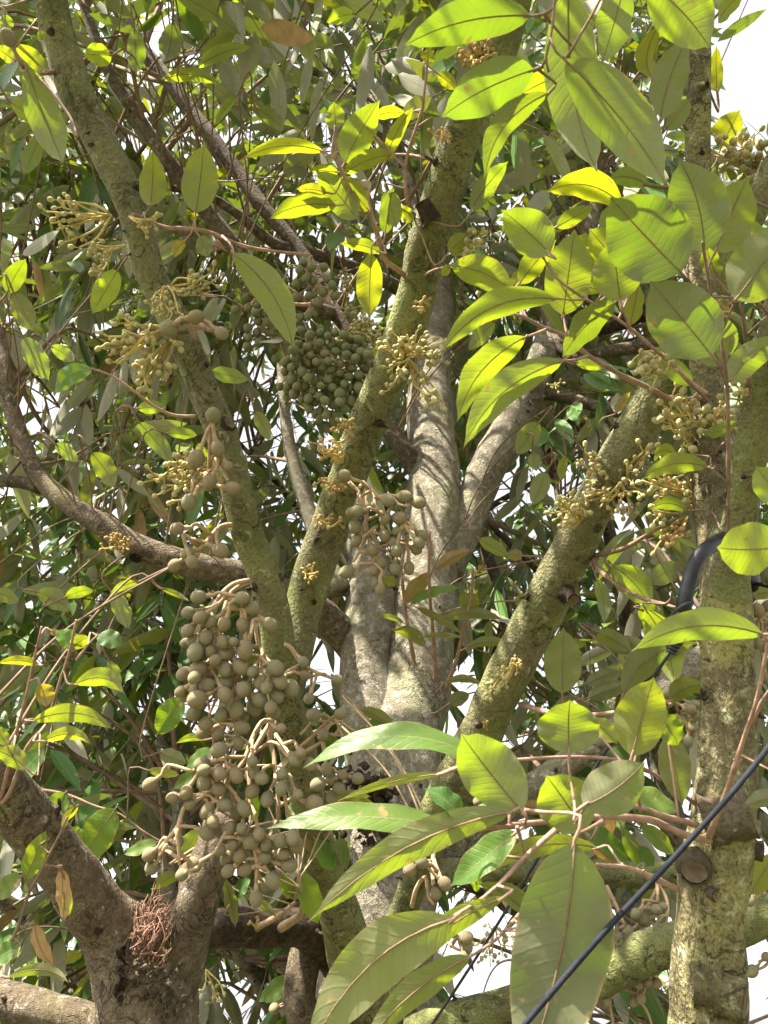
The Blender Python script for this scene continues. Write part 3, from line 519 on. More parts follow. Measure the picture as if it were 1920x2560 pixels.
# sprays in the middle right
add_spray(TREE, 1.02, [(6, [(595, 830), (680, 858), (760, 872), (900, 876), (1060, 860), (1210, 882)], 24, 1.28, 1.0), (6, [(765, 865), (772, 830), (770, 785)], 13, 1.1, 1.06), (6, [(1000, 862), (1020, 825), (1032, 787)], 13, 1.05, 1.0), (6, [(890, 878), (915, 920), (930, 960)], 9, 1.08, 1.06)], [
    (6, 770, 785, 775, 498, 155, dict(d=1.06, roll=6, tone=.1, yel=.3, fold=.06, bow=.02)), (6, 1032, 787, 1342, 555, 130, dict(d=1.0, bend=.10, roll=25, yel=.2)), (6, 1232, 818, 1400, 748, 90, dict(d=.99, bend=.12, yel=.6))])
add_spray(TREE, 1.15, [(6, [(905, 188), (980, 175), (1060, 145), (1150, 90), (1260, 28)], 24, 1.22, 1.02), (6, [(902, 190), (925, 245), (975, 290), (1050, 340), (1130, 378), (1210, 398), (1280, 420)], 24, 1.22, 1.0), (6, [(1215, 400), (1240, 375), (1242, 345)], 13, 1.02, 1.0), (6, [(1140, 400), (1148, 385), (1143, 375)], 10, 1.05, 1.05)], [
    (6, 988, 232, 1152, 410, 130, dict(d=1.12, yel=.2, tone=.9, bend=.06)), (6, 1130, 420, 1275, 742, 130, dict(d=1.02, roll=35, yel=.5, tone=.8)), (6, 1100, 418, 1215, 470, 90, dict(d=1.04, yel=.4))], 'twig_brown')
add_spray(NTREE, .7, [(6, [(1510, 1130), (1560, 960), (1605, 830), (1650, 620), (1690, 400)], 22, .78, .7), (6, [(1590, 920), (1630, 820), (1690, 740)], 18, .77, .74), (6, [(1655, 560), (1650, 545), (1640, 528)], 13, .71, .7), (8, [(1400, 305), (1420, 250), (1480, 100), (1520, -30), (1550, -120)], 30, .86, .78)], [
    (6, 1642, 530, 1048, 582, 140, dict(bend=.12, d=.68, roll=24, yel=.05, tone=1)), (6, 1590, 360, 1700, 335, 60, dict(d=1.0, yel=.2)), (8, 1720, 110, 1556, 158, 75, dict(d=.72, roll=14)), (8, 1580, 545, 1690, 365, 120, dict(d=.95, yel=.6))], key='N')
# sprig on the pale trunk
add_spray(TREE, 1.9, [(6, [(172, 1000), (160, 860), (125, 620), (100, 480), (82, 330), (80, 285)], 22, 2.04, 1.86), (6, [(175, 985), (200, 830), (222, 680), (208, 480), (195, 300), (198, 85)], 22, 2.03, 1.85), (6, [(180, 960), (240, 830), (310, 650), (350, 480), (380, 350), (383, 240)], 22, 2.03, 1.84), (6, [(222, 640), (195, 600), (180, 582)], 9, 1.92, 1.9), (6, [(330, 600), (345, 592), (358, 585)], 9, 1.9, 1.9), (6, [(225, 780), (250, 750), (262, 735)], 9, 1.95, 1.93)], [
    (6, 222, 245, 378, 162, 55, dict(dead=.55, bend=.05)), (6, 88, 392, 206, 255, 70, dict(dead=.6)), (6, 112, 402, 332, 325, 45, dict(top=True, bend=.02, roll=50)), (6, 140, 413, 342, 517, 36, dict(yel=.4)), (6, 250, 462, 512, 460, 52, dict(bend=.10, yel=.3)), (6, 345, 425, 400, 350, 90, dict(yel=.6)),
    (6, 180, 582, 30, 500, 55, dict(bend=.1, yel=.5)), (6, 165, 540, 345, 540, 26, dict(bend=.03)), (6, 453, 548, 455, 465, 38, dict(yel=.2, d=2.0)), (6, 358, 585, 558, 580, 48, dict(bend=.1, yel=.5)), (6, 262, 738, 432, 745, 36, dict(bend=.12, yel=.4)), (6, 60, 310, -10, 285, 45, dict(yel=.8)), (6, 85, 480, -30, 450, 26, dict(bend=.08)),
    (6, 440, 380, 460, 365, 30, T), (6, 410, 250, 430, 230, 30, dict(dead=.7))], label='thin pinkish sprig of small leaves sprouting from the pale trunk')
# bottom right group
add_spray(NTREE, .62, [(8, [(1405, 312), (1300, 288), (1150, 226), (1000, 210), (900, 215), (800, 222), (700, 232), (590, 242), (520, 255)], 34, .86, .62), (8, [(1350, 245), (1200, 205), (1100, 170), (930, 166)], 28, .87, .66), (8, [(1108, 190), (1100, 130), (1070, 30)], 16, .74, .7), (8, [(1265, 522), (1150, 468), (1050, 430), (920, 418)], 28, .86, .68),
    (8, [(870, 165), (850, 200), (828, 235)], 15, .62, .63), (8, [(945, 228), (880, 265), (830, 290), (820, 325)], 16, .64, .62), (8, [(740, 268), (620, 375), (545, 455), (430, 560), (300, 640)], 24, .66, .6), (8, [(575, 255), (600, 340), (602, 392)], 18, .63, .66), (8, [(600, 180), (615, 210), (610, 240)], 16, .61, .62), (8, [(600, 620), (560, 660), (480, 745), (372, 815)], 22, .68, .62), (8, [(820, 230), (825, 180), (820, 140)], 14, .64, .66)], [
    (8, 600, 192, 330, -160, 270, dict(d=.6, roll=8, tone=.8, yel=.15, bend=-.03)), (8, 860, 165, 1120, -30, 215, dict(d=.6, roll=10, tone=.5, yel=.1, bend=-.08)), (8, 868, 275, 700, 30, 250, dict(d=.67, yel=.3, tone=1, roll=6)), (8, 800, -60, 800, -300, 260, dict(d=.68, roll=10, tone=.6, yel=.3)),
    (6, 900, 895, 1010, 1000, 90, dict(d=.76, yel=.2, tone=1)), (8, 1070, -50, 1165, -395, 215, dict(d=.68, roll=12, tone=.7, yel=.65)), (8, 450, -20, -350, -15, 110, dict(d=.66, bend=.10, roll=38, tone=.2, yel=.3, top=True)), (6, 1200, 880, 1275, 1010, 110, dict(d=.7, top=True, roll=30, tone=.6)),
    (8, 340, 225, 190, 80, 90, dict(d=.62, top=True, roll=45)), (8, 330, 222, 570, 155, 60, dict(d=.62, top=True, roll=45)), (8, 560, 185, -320, 640, 150, dict(d=.6, bend=.06, roll=20, tone=.8, curl=.05)), (8, 575, 275, 275, 505, 130, dict(d=.66, top=True, roll=25, tone=.9)),
    (8, 925, 345, 430, 445, 80, dict(d=.75, bend=.1, yel=.5, roll=30)), (8, 822, 322, 600, 1290, 400, dict(d=.56, bend=.05, roll=6, tone=.0, yel=.0, bow=.03, fold=.10)), (8, 628, 640, 405, 478, 80, dict(d=.63, roll=40, bend=.08)), (8, 632, 660, 825, 460, 90, dict(d=.63, roll=36, bend=.06)),
    (8, 640, 670, 560, 500, 60, dict(d=.65, top=True, roll=30)), (8, 303, 650, -330, 1230, 250, dict(d=.58, bend=.10, roll=10, tone=.9, yel=.3)), (8, 522, 555, -60, 1010, 100, dict(d=.6, roll=26, tone=.8, bend=.03)), (8, 375, 812, -90, 1190, 120, dict(d=.62, roll=20, tone=.8, bend=.05)),
    (8, 250, 25, -200, 140, 40, dict(d=.8, yel=.4)), (8, 390, 440, 405, 540, 50, dict(d=.68, top=True)), (8, 300, 268, -512, 242, 115, dict(top=True, d=.66, roll=32, bend=.05, tone=.3)), (6, 1230, 960, 1290, 1270, 130, dict(d=.88, tone=.3, yel=.3))], key='N', label='broad drooping spray of large leaves close in front of the trunks')
add_spray(NTREE, 1.3, [(8, [(1000, 200), (930, 240), (880, 258)], 12, 1.4, 1.3), (8, [(1000, 190), (1010, 150), (1010, 120)], 9, 1.35, 1.3)], [
    (8, 880, 258, 1075, 405, 95, dict(top=True, roll=20)), (8, 1108, 250, 1255, 375, 75, dict(top=True, roll=20)), (8, 1092, 340, 1175, 425, 60, T), (8, 1010, 122, 1285, 182, 100, dict(top=True, roll=30)), (8, 1030, 260, 1110, 430, 60, dict(top=True)), (8, 962, 140, 985, 285, 62, dict(dead=.9, roll=30)), (8, 905, 345, 1015, 430, 60, dict(dead=.8)), (8, 600, 165, 700, 180, 60, dict(dead=.8))], key='C')
add_spray(TREE, 1.25, [(7, [(1300, 560), (1300, 520), (1290, 480)], 16, 1.25, 1.2), (7, [(1215, 690), (1290, 640), (1315, 575)], 40, 1.36, 1.26), (7, [(1110, 690), (1200, 640), (1275, 580)], 30, 1.36, 1.27)], [
    (7, 1290, 450, 1380, 678, 100, dict(top=True, roll=20)), (7, 1365, 315, 1455, 445, 80, dict(top=True, roll=25)), (7, 1300, 305, 1410, 410, 70, dict(bend=.1, dead=.35)), (7, 1395, 155, 1660, 200, 60, dict(bend=.08, yel=.5)), (7, 1470, 110, 1600, 120, 40, dict(yel=.3)),
    (7, 1240, 165, 1325, 205, 60, dict(top=True)), (7, 1450, 310, 1510, 380, 60, T), (7, 1470, 330, 1500, 440, 50, T), (7, 1080, 80, 1110, 240, 60, T), (7, 952, 450, 825, 580, 85, dict(top=True, roll=30)), (7, 975, 480, 1030, 680, 50, dict(roll=50)), (7, 1060, 550, 1200, 640, 40, dict(yel=.5)), (7, 1210, 460, 1270, 560, 60, T), (7, 850, 340, 950, 270, 90, T), (7, 1020, 560, 1080, 470, 60, T),
    (7, 1265, 905, 1128, 1012, 80, dict(top=True, d=1.6)), (7, 1200, 940, 1110, 1010, 40, dict(top=True, d=1.7)), (7, 1220, 530, 1310, 560, 70, dict(bend=.12, dead=.4)), (5, 1560, 850, 1720, 960, 60, dict(bend=.08, yel=.5, d=1.7)), (5, 1590, 900, 1680, 1000, 70, dict(top=True, d=1.7)), (5, 1530, 945, 1660, 1020, 60, dict(bend=.1, yel=.4, d=1.7)), (5, 1450, 960, 1420, 1030, 50, T), (5, 1390, 980, 1440, 1060, 50, T)], 'stalk')
# left front sprigs
add_spray(JTREE, .92, [(7, [(5, 150), (40, 110), (120, -95), (200, -190), (260, -380), (300, -500), (330, -640)], 20, 1.0, .9), (7, [(0, 145), (30, 20), (60, -110), (110, -300), (150, -480), (180, -610)], 18, 1.0, .9), (5, [(330, 640), (380, 575), (422, 532)], 12, .9, .89)], [
    (5, 320, 592, 248, 508, 85, dict(top=True, roll=30)), (5, 300, 588, 388, 535, 60, dict(yel=.7)), (5, 420, 535, 528, 585, 80, dict(top=True, roll=20, bend=.08)), (5, 172, 662, -10, 650, 42, dict(bend=.08, yel=.9)), (5, 320, 745, 545, 782, 85, dict(bend=.18, roll=28, yel=.35, tone=.8)), (5, 140, 903, 502, 932, 75, dict(bend=.13, roll=28, yel=.45, tone=.8)),
    (5, 185, 990, 402, 1002, 60, dict(bend=.12, roll=30, yel=.5)), (5, 172, 742, 206, 842, 80, dict(dead=.45, yel=1.0)), (5, 112, 1106, -30, 1020, 85, dict(yel=.4, bend=.06)), (5, 30, 1010, -20, 920, 50, dict(yel=.5)), (5, 215, 510, 250, 530, 30, dict(dead=.5))], key='J', label='bare brown sprig with a few arching olive leaves beside the fork')
add_spray(JTREE, .95, [(7, [(-40, 870), (40, 770), (90, 650), (128, 535), (170, 460), (215, 370), (262, 280), (292, 210)], 17, .96, .94), (7, [(128, 535), (118, 500), (110, 480)], 9, .95, .95), (7, [(200, 420), (240, 425), (266, 432)], 9, .95, .94), (7, [(90, 690), (120, 675), (150, 672)], 9, .95, .94)], [
    (7, 110, 480, 192, 274, 88, dict(top=True, roll=20, yel=.5, tone=1)), (7, 95, 465, -30, 565, 80, T), (7, 266, 432, 285, 660, 60, dict(dead=.85, roll=40)), (7, 285, 520, 300, 640, 40, dict(top=True)), (7, 150, 672, 238, 852, 60, dict(dead=.9, roll=40, bend=-.08)), (7, 78, 770, -30, 835, 85, T), (7, 272, 270, 305, 170, 26, dict(dead=.5)), (7, 190, 320, 215, 300, 20, {})], 'twig_brown', key='J', label='slim brown sprig with curled dead leaves crossing the left limb')
add_spray(JTREE, 1.3, [(7, [(60, 90), (160, 92), (290, 115), (400, 160), (520, 200), (600, 260), (700, 322)], 13, 1.35, 1.28), (7, [(290, 115), (310, 150), (330, 165)], 9, 1.3, 1.3)], [
    (7, 500, 175, 335, 418, 140, dict(top=True, roll=18, tone=1)), (7, 285, 105, 215, 225, 100, dict(top=True, roll=20, tone=.8)), (7, 335, 162, 230, 245, 55, dict(yel=.5)), (7, 460, 240, 590, 260, 30, dict(yel=.2)), (7, 680, 320, 532, 372, 55, dict(top=True, roll=30)), (7, 640, 10, 780, 30, 40, dict(yel=.6)), (7, 870, 15, 740, 85, 60, dict(top=True)), (7, 300, 260, 370, 330, 60, T),
    (5, 790, 800, 676, 965, 110, dict(top=True, roll=15, tone=1, d=1.2)), (5, 920, 1030, 795, 1100, 70, dict(top=True)), (5, 890, 985, 760, 1000, 34, dict(yel=.3, bend=.1)), (7, 790, 380, 862, 262, 85, dict(yel=.2)), (7, 770, 465, 670, 520, 60, dict(yel=.6, bend=.1)), (5, 605, 300, 475, 358, 38, dict(bend=.1, yel=.6)), (5, 690, 328, 822, 385, 26, dict(yel=.5)),
    (7, 30, 905, 300, 930, 48, dict(bend=.12, yel=.3)), (7, 345, 795, 280, 850, 55, dict(yel=1.0, d=1.8))], 'twig_brown', key='J')
# sprays on the second mossy limb
add_spray(TREE, 1.08, [(2, [(128, 940), (98, 860), (92, 720), (112, 630), (150, 520), (172, 420), (186, 270)], 18, 1.1, 1.02), (2, [(95, 725), (55, 690), (5, 628)], 12, 1.06, 1.05), (2, [(150, 545), (185, 520), (210, 505)], 11, 1.04, 1.03)], [
    (2, 188, 275, 192, 212, 60, dict(yel=.9)), (2, 232, 318, 315, 385, 60, dict(yel=.9)), (2, 5, 700, 130, 462, 62, dict(yel=.7, bend=.06)), (2, -40, 505, 98, 490, 52, dict(yel=.7, bend=.06)), (2, -20, 620, 45, 700, 40, dict(yel=.4)), (2, 175, 488, 245, 500, 26, T),
    (2, 375, 908, 538, 695, 90, dict(yel=.2, roll=25, tone=.8)), (2, 10, 820, 60, 990, 90, dict(yel=.3)), (2, 60, 900, 130, 960, 60, dict(yel=.7)), (2, 280, 1090, 365, 1010, 80, dict(yel=.6)), (2, 5, 1010, 30, 810, 70, dict(yel=.3))], label='pink upright twig on the second mossy limb')
add_spray(TREE, 1.06, [(0, [(1015, 690), (985, 668), (955, 640), (938, 570), (920, 520), (890, 500), (860, 440), (838, 400)], 13, 1.14, 1.04), (1, [(1450, 690), (1452, 640), (1455, 600)], 14, 1.04, 1.03), (1, [(1400, 655), (1425, 675), (1450, 690)], 12, 1.04, 1.04), (1, [(1450, 690), (1470, 720), (1485, 745), (1500, 780)], 13, 1.04, 1.05), (1, [(1595, 820), (1592, 860), (1605, 910), (1640, 1020)], 14, 1.04, 1.06)], [
    (1, 1400, 655, 1045, 682, 62, dict(bend=.09, yel=.75, roll=25)), (1, 1490, 702, 1636, 435, 155, dict(tone=.6, yel=.35, roll=10)), (1, 1490, 747, 1720, 665, 78, dict(bend=.08, yel=.7)), (1, 1462, 745, 1338, 728, 48, dict(yel=.7)), (1, 1542, 945, 1368, 735, 130, dict(yel=.4, roll=10, tone=.7)), (1, 1595, 912, 1468, 752, 85, dict(yel=.8)),
    (1, 1455, 888, 1162, 942, 95, dict(bend=.08, yel=.6, roll=22)), (1, 1412, 832, 1280, 815, 50, dict(yel=1, dead=.25)), (1, 1645, 1090, 1468, 1052, 60, dict(yel=.6, bend=.05)), (3, 1605, -12, 1595, 268, 120, dict(yel=.85, roll=8, tone=1)), (1, 1448, 560, 1442, 440, 85, dict(yel=.5, d=1.2))], label='twig of yellow green leaves spreading left of the second mossy limb')
add_spray(TREE, 1.02, [(4, [(150, 100), (210, 62), (290, 40)], 12, 1.15, 1.02)], [(4, 290, 40, 572, 165, 140, dict(bend=.08, yel=.45, tone=.8)), (4, 285, 42, 245, 85, 40, dict(yel=.9))])
# leaves on the long twig from the first mossy limb
add_spray(TREE, 1.1, [(1, [(575, 928), (640, 948), (700, 982), (800, 988), (900, 1002), (1050, 1062), (1180, 1085), (1330, 1100)], 24, 1.13, 1.4), (1, [(845, 990), (843, 955), (845, 920)], 12, 1.14, 1.1), (1, [(615, 938), (635, 915), (648, 890)], 12, 1.13, 1.1), (1, [(960, 1020), (1000, 1060), (1010, 1110), (1003, 1150)], 12, 1.2, 1.08)], [
    (1, 648, 892, 662, 652, 115, dict(yel=.55, roll=12, tone=.6)), (1, 845, 920, 882, 615, 148, dict(yel=.4, roll=8, tone=.7)), (3, 1004, -15, 1280, 410, 145, dict(bend=.10, roll=12, dead=.0, yel=.25, tone=.8)), (1, 860, 1020, 905, 1110, 80, dict(yel=.1, tone=.2)), (1, 800, 1040, 745, 1110, 50, dict(dead=.4, yel=.9))])
add_spray(TREE, 1.1, [(1, [(235, 312), (160, 318), (105, 292), (70, 235), (55, 195), (38, 170)], 20, 1.16, 1.06), (1, [(-30, 20), (20, 32), (80, 12), (140, -5)], 16, 1.1, 1.16), (1, [(90, 300), (170, 340), (300, 500), (335, 590)], 15, 1.1, 1.05)], [
    (1, 112, 285, 288, 725, 150, dict(d=1.08, bend=-.03, roll=12, tone=.7, yel=.15)), (1, 192, 300, 60, 190, 75, dict(yel=.6)), (1, 60, 260, -20, 200, 60, dict(yel=.6)), (1, 20, 60, 30, 140, 60, dict(yel=.3)), (1, 170, 130, 180, 180, 40, dict(yel=.7))])
add_spray(TREE, 1.2, [(3, [(845, 692), (760, 690), (700, 668), (640, 632), (560, 570), (480, 515), (400, 488)], 16, 1.13, 1.1)], [(3, 400, 487, 232, 595, 82, dict(top=True, bend=.10, roll=30, tone=.9, d=1.1))])
# mid distance leaves
add_spray(TREE, 1.75, [], [(1, 755, -25, 1046, 152, 95, dict(bend=.05)), (1, 700, 345, 962, 362, 58, dict(bend=.1)), (1, 850, 290, 1082, 188, 62, dict(bend=.06)), (1, 878, 252, 1022, 140, 62, {}), (1, 482, 240, 362, 235, 88, {}), (1, 580, 125, 588, 322, 82, {}), (1, 745, 95, 715, 282, 98, {}), (1, 1318, 128, 1345, 272, 76, {}),
    (1, 1028, 408, 920, 545, 40, dict(yel=.3)), (1, 1532, 60, 1408, 95, 62, {}), (1, 1110, 470, 1230, 560, 70, {}), (1, 40, 440, 160, 530, 80, {}), (1, 170, 590, 100, 760, 70, {}), (1, 1000, 0, 1060, -60, 60, {})], 'twig_brown', key='C')
add_spray(TREE, 1.75, [], [(3, 600, 718, 752, 898, 74, {}), (3, 722, 765, 858, 768, 54, {}), (3, 595, 660, 718, 648, 62, dict(tone=1)), (3, 238, 812, 348, 885, 60, dict(tone=1)), (3, 395, 850, 505, 1002, 92, {}), (3, 510, 60, 395, 250, 100, {}), (3, 60, 160, 150, 330, 90, {}), (3, 100, 350, 215, 540, 95, {}),
    (3, 220, 390, 330, 455, 60, dict(tone=1)), (3, 910, 500, 1080, 530, 66, {}), (3, 1100, 670, 1170, 800, 60, {}), (3, 30, 160, 110, 10, 80, {}), (5, 160, 345, 306, 425, 85, dict(tone=1)), (5, 485, 350, 565, 505, 78, dict(tone=1)), (5, -20, 345, 90, 385, 60, dict(tone=1)), (5, 280, 370, 410, 330, 50, {}), (5, 690, 1040, 810, 1085, 70, dict(tone=1)), (5, 470, 640, 500, 800, 60, {}),
    (4, 785, 865, 762, 975, 42, dict(yel=.8)), (4, 1000, 680, 1062, 585, 40, dict(dead=.6, yel=1)), (4, 560, 130, 600, 60, 60, dict(yel=.6))], 'twig_brown', key='C')
add_spray(TREE, 1.9, [], [(6, 410, 115, 540, 190, 62, dict(tone=1, yel=.2)), (6, 600, 190, 530, 180, 50, dict(dead=.4)), (6, 920, 520, 1075, 600, 80, dict(tone=1)), (6, 870, 745, 1020, 680, 60, {}), (6, 890, 800, 1060, 740, 80, dict(tone=1)), (6, 280, 830, 370, 780, 60, {}), (6, 560, 385, 660, 380, 56, {}), (6, 1150, 300, 1300, 220, 90, {}), (6, 920, 290, 960, 480, 60, {}),
    (4, 480, 280, 360, 410, 70, dict(tone=1)), (4, 670, 720, 570, 860, 90, {}), (4, 700, 930, 640, 1080, 80, dict(tone=1)), (4, 830, 460, 960, 480, 50, {}), (4, 640, 850, 660, 930, 60, dict(yel=.1, tone=1))], 'twig_brown', key='C')

# ------------------------------------------------------------------ flower buds
def bud_mesh(name, mat, oval, point, seed, nu=20, nv=12):
    V = []; rr = random.Random(seed)
    for i in range(nv + 1):
        th = math.pi * i / nv; zc = -math.cos(th); r0 = math.sin(th) ** .95 if 0 < i < nv else 0
        for k in range(nu):
            a = 2 * math.pi * k / nu; g = 1 - .035 * max(0, zc) * (1 - abs(math.cos(a * 1.5 + seed))) ** 3
            g *= 1 + .025 * noise.noise(Vector((math.cos(a) * r0 * 1.5 + seed * 9, math.sin(a) * r0 * 1.5, zc * 1.5)))
            z_ = zc * oval + point * max(0, zc) ** 6 - .06 * max(0, -zc) ** 3
            V.append((r0 * g * math.cos(a), r0 * g * math.sin(a), z_))
    Fs = [(i * nu + k, i * nu + (k + 1) % nu, (i + 1) * nu + (k + 1) % nu, (i + 1) * nu + k) for i in range(nv) for k in range(nu)]
    mb = MB(); mb.add(V, Fs); return mb.mesh(name, [mat], np.zeros(3))
BUDS = {'bud': [bud_mesh('bud', M['bud'], 1.06 + .05 * s, .05, s) for s in range(4)], 'bud_green': [bud_mesh('bud', M['bud_green'], 1.16 + .06 * s, .12, s + 5) for s in range(3)]}
BUDV = []; BUDF = []
for i in range(7):
    th = math.pi * i / 6
    for k in range(9): BUDV.append((math.sin(th) * math.cos(k * 2 * math.pi / 9), math.sin(th) * math.sin(k * 2 * math.pi / 9), -math.cos(th)))
BUDF = [(i * 9 + k, i * 9 + (k + 1) % 9, (i + 1) * 9 + (k + 1) % 9, (i + 1) * 9 + k) for i in range(6) for k in range(9)]; BUDV = np.array(BUDV)
def cluster(tree, ped, buds, d0, kind='bud', spread=.07, sw=11, label=None, name='flower_cluster', limit=100):
    """ped: list of (zone, [(x,y)...], width_px, d_start, d_end); buds: (zone, x, y, diameter)"""
    me = bpy.data.meshes.new(name); part = bpy.data.objects.new(name, me); S.collection.objects.link(part); part.parent = tree
    if label: part['label'] = label
    mb = MB(); nodes = []
    for z, xy, w, da, db in ped:
        n = len(xy); rows = [(*PZ(z, x, y, da + (db - da) * i / (n - 1)), max(w * (1 - .35 * i / (n - 1)) * ZN[z][0] * da / F / 2, .002)) for i, (x, y) in enumerate(xy)]
        c = tube(mb, rows, 10, .008, .08, scale=60); nodes += list(c[len(c) // 3:, :3])
    nodes = np.array(nodes); npx = np.array([proj(p) for p in nodes]); placed = []; rest = MB()
    for j, (z, x, y, dm) in enumerate(buds):
        px, py = Z(z, x, y); dpx = dm * ZN[z][0] * random.uniform(.8, .97); best = None
        for k in range(24):
            d = d0 + (random.uniform(-1, 1) * spread * (k / 24 + .25)); r = dpx * d / F / 2; p = P(px, py, d)
            gap = min([np.linalg.norm(p - q) - (r + s_) * .97 for q, s_ in placed] + [1]); cost = max(0, -gap) * 10 + abs(d - d0) * .1
            if best is None or cost < best[0]: best = (cost, d, r, p)
        _, d, r, p = best; placed.append((p, r))
        dist = np.hypot(npx[:, 0] - px, npx[:, 1] - py); sc_ = np.abs(dist - 2.2 * dpx) + np.maximum(0, npx[:, 1] - py) * .8 + np.abs(npx[:, 2] - d) * 200 + rng.uniform(0, 25, len(npx))
        q = nodes[np.argmin(sc_)]; ln = np.linalg.norm(p - q)
        m = (p + q) / 2 + np.array([0, 0, .16 * ln]) + rng.normal(size=3) * .08 * ln; ax = unit(p - m + unit(p - q) * ln * .3)
        at = p - ax * r * 1.0; rs = .86 * sw * ZN[z][0] * d / F / 2
        pre = p - ax * (r + min(.012, ln * .25))
        tube(mb, [(*q, rs * 1.05), (*m, rs * .92), (*pre, rs * 1.02), (*(p - ax * r * .82), rs * 1.45)], 8, .008, .05, scale=60)
        if j >= limit:
            zx = unit(np.cross(ax, [.2, .1, .97])); zy = np.cross(ax, zx); rest.add(p + r * (BUDV[:, :1] * zx + BUDV[:, 1:2] * zy + BUDV[:, 2:] * ax * 1.2), BUDF)
        else:
            o = bpy.data.objects.new('bud', random.choice(BUDS[kind])); S.collection.objects.link(o); o.parent = part
            o.location = tuple(p - np.array(tree.location)); o.scale = (r * random.uniform(.94, 1.03), r * random.uniform(.94, 1.03), r)
            qn = Vector(ax).to_track_quat('Z', 'Y'); o.rotation_mode = 'QUATERNION'; o.rotation_quaternion = qn
    part.data = mb.mesh(name, [M['stalk']], np.array(tree.location))
    if rest.v: rest.build('inner_buds', M[kind], part)['kind'] = 'stuff'

cl1 = [(858, 367, 68), (1047, 372, 64), (1090, 415, 66), (812, 435, 66), (865, 455, 64), (912, 475, 66), (970, 485, 60), (1047, 487, 64), (1167, 486, 72), (812, 512, 66), (835, 555, 70), (890, 540, 64), (965, 560, 66), (843, 605, 76), (980, 612, 74), (1058, 595, 76), (800, 565, 50), (857, 680, 80), (972, 680, 74), (1040, 668, 72), (1190, 673, 72), (795, 700, 66), (840, 715, 70), (905, 700, 66),
    (895, 750, 72), (968, 742, 76), (1052, 765, 72), (1125, 733, 78), (1210, 733, 78), (1255, 760, 74), (845, 765, 64), (780, 775, 60), (800, 795, 66), (850, 808, 78), (970, 790, 66), (1122, 810, 72), (1195, 795, 72), (835, 870, 74), (1022, 852, 74), (1100, 845, 76), (1170, 845, 70), (957, 875, 62), (890, 915, 70), (1050, 875, 60), (1045, 930, 66), (880, 950, 64), (942, 958, 64), (1028, 997, 62), (1185, 865, 66), (1010, 560, 50), (930, 640, 60), (1090, 690, 60), (1150, 760, 60), (910, 600, 56)]
cluster(TREE, [(5, [(1075, 295), (1010, 310), (960, 350), (920, 410), (880, 470)], 22, 1.13, 1.05), (5, [(1070, 305), (1000, 345), (970, 420), (940, 520), (915, 640), (880, 720)], 22, 1.13, 1.04), (5, [(1120, 465), (1095, 470), (1085, 520), (1050, 620), (1020, 720), (1000, 800)], 22, 1.12, 1.04),
    (5, [(1120, 470), (1105, 500), (1120, 580), (1160, 660), (1180, 740)], 20, 1.12, 1.06), (5, [(960, 350), (1010, 360), (1040, 370)], 18, 1.06, 1.04), (5, [(985, 400), (1030, 420), (1060, 420)], 16, 1.06, 1.04), (5, [(920, 720), (935, 800), (905, 870), (900, 920)], 16, 1.05, 1.04), (5, [(1010, 780), (1020, 860), (1010, 930)], 16, 1.05, 1.04)],
    [(5, *b) for b in cl1], 1.04, spread=.10, sw=20, label='heavy hanging cluster of round scurfy buds, upper of the two on the first mossy limb')
cl2 = [(5, 945, 1028, 72), (5, 873, 1090, 70), (5, 1277, 1067, 70), (5, 1300, 1040, 52), (5, 1090, 1078, 56), (5, 1340, 1090, 62), (5, 1215, 935, 56)] + [(7, *b) for b in
    [(645, 70, 64), (745, 128, 56), (805, 105, 74), (820, 158, 54), (885, 62, 74), (880, 10, 60), (950, 25, 66), (945, 90, 72), (1020, 32, 76), (1095, 18, 62), (1130, 45, 66), (1222, 25, 62), (895, 185, 74), (972, 160, 62), (1055, 175, 66), (1090, 100, 70), (1155, 135, 66), (1215, 90, 66), (1287, 115, 58), (1357, 152, 74), (1020, 195, 66), (897, 280, 78), (990, 260, 66), (920, 230, 56), (1085, 318, 68), (1045, 260, 60), (1120, 285, 60), (1005, 330, 60),
     (950, 355, 60), (1035, 378, 72), (980, 390, 60), (1150, 330, 62), (1215, 315, 66), (1225, 370, 62), (1265, 300, 62), (1280, 335, 66), (1250, 420, 76), (1145, 385, 66), (1057, 440, 64), (985, 445, 68), (838, 418, 74), (785, 462, 58), (645, 375, 70), (655, 430, 66), (770, 318, 54), (1178, 487, 66), (1107, 565, 66), (1130, 510, 60)]]
cluster(TREE, [(5, [(1180, 900), (1130, 910), (1090, 980), (1060, 1060), (1010, 1130), (960, 1200)], 24, 1.12, 1.02), (5, [(1185, 905), (1165, 960), (1180, 1040), (1190, 1120), (1200, 1220), (1200, 1330)], 24, 1.12, 1.04), (5, [(1175, 900), (1120, 990), (1075, 1080), (1080, 1200), (1080, 1330), (1060, 1400)], 22, 1.12, 1.02), (5, [(1190, 960), (1240, 1030), (1260, 1060)], 16, 1.1, 1.03), (5, [(1060, 1060), (980, 1060), (900, 1080), (830, 1120)], 18, 1.06, 1.02),
    (7, [(1200, 60), (1230, 120), (1240, 200)], 20, 1.04, 1.03), (7, [(960, 100), (850, 120), (790, 180), (770, 250), (720, 310), (690, 350)], 22, 1.04, .99), (7, [(760, 260), (770, 330), (775, 420)], 20, 1.0, .99), (7, [(720, 330), (690, 380)], 18, .99, .99), (7, [(1000, 240), (960, 300), (930, 360), (870, 400)], 18, 1.02, .99), (7, [(1100, 330), (1110, 420), (1105, 490)], 22, 1.03, 1.02), (7, [(1140, 420), (1165, 460)], 14, 1.02, 1.02)],
    cl2, 1.02, spread=.10, sw=19, label='lowest hanging cluster of oval scurfy buds just above the fork')
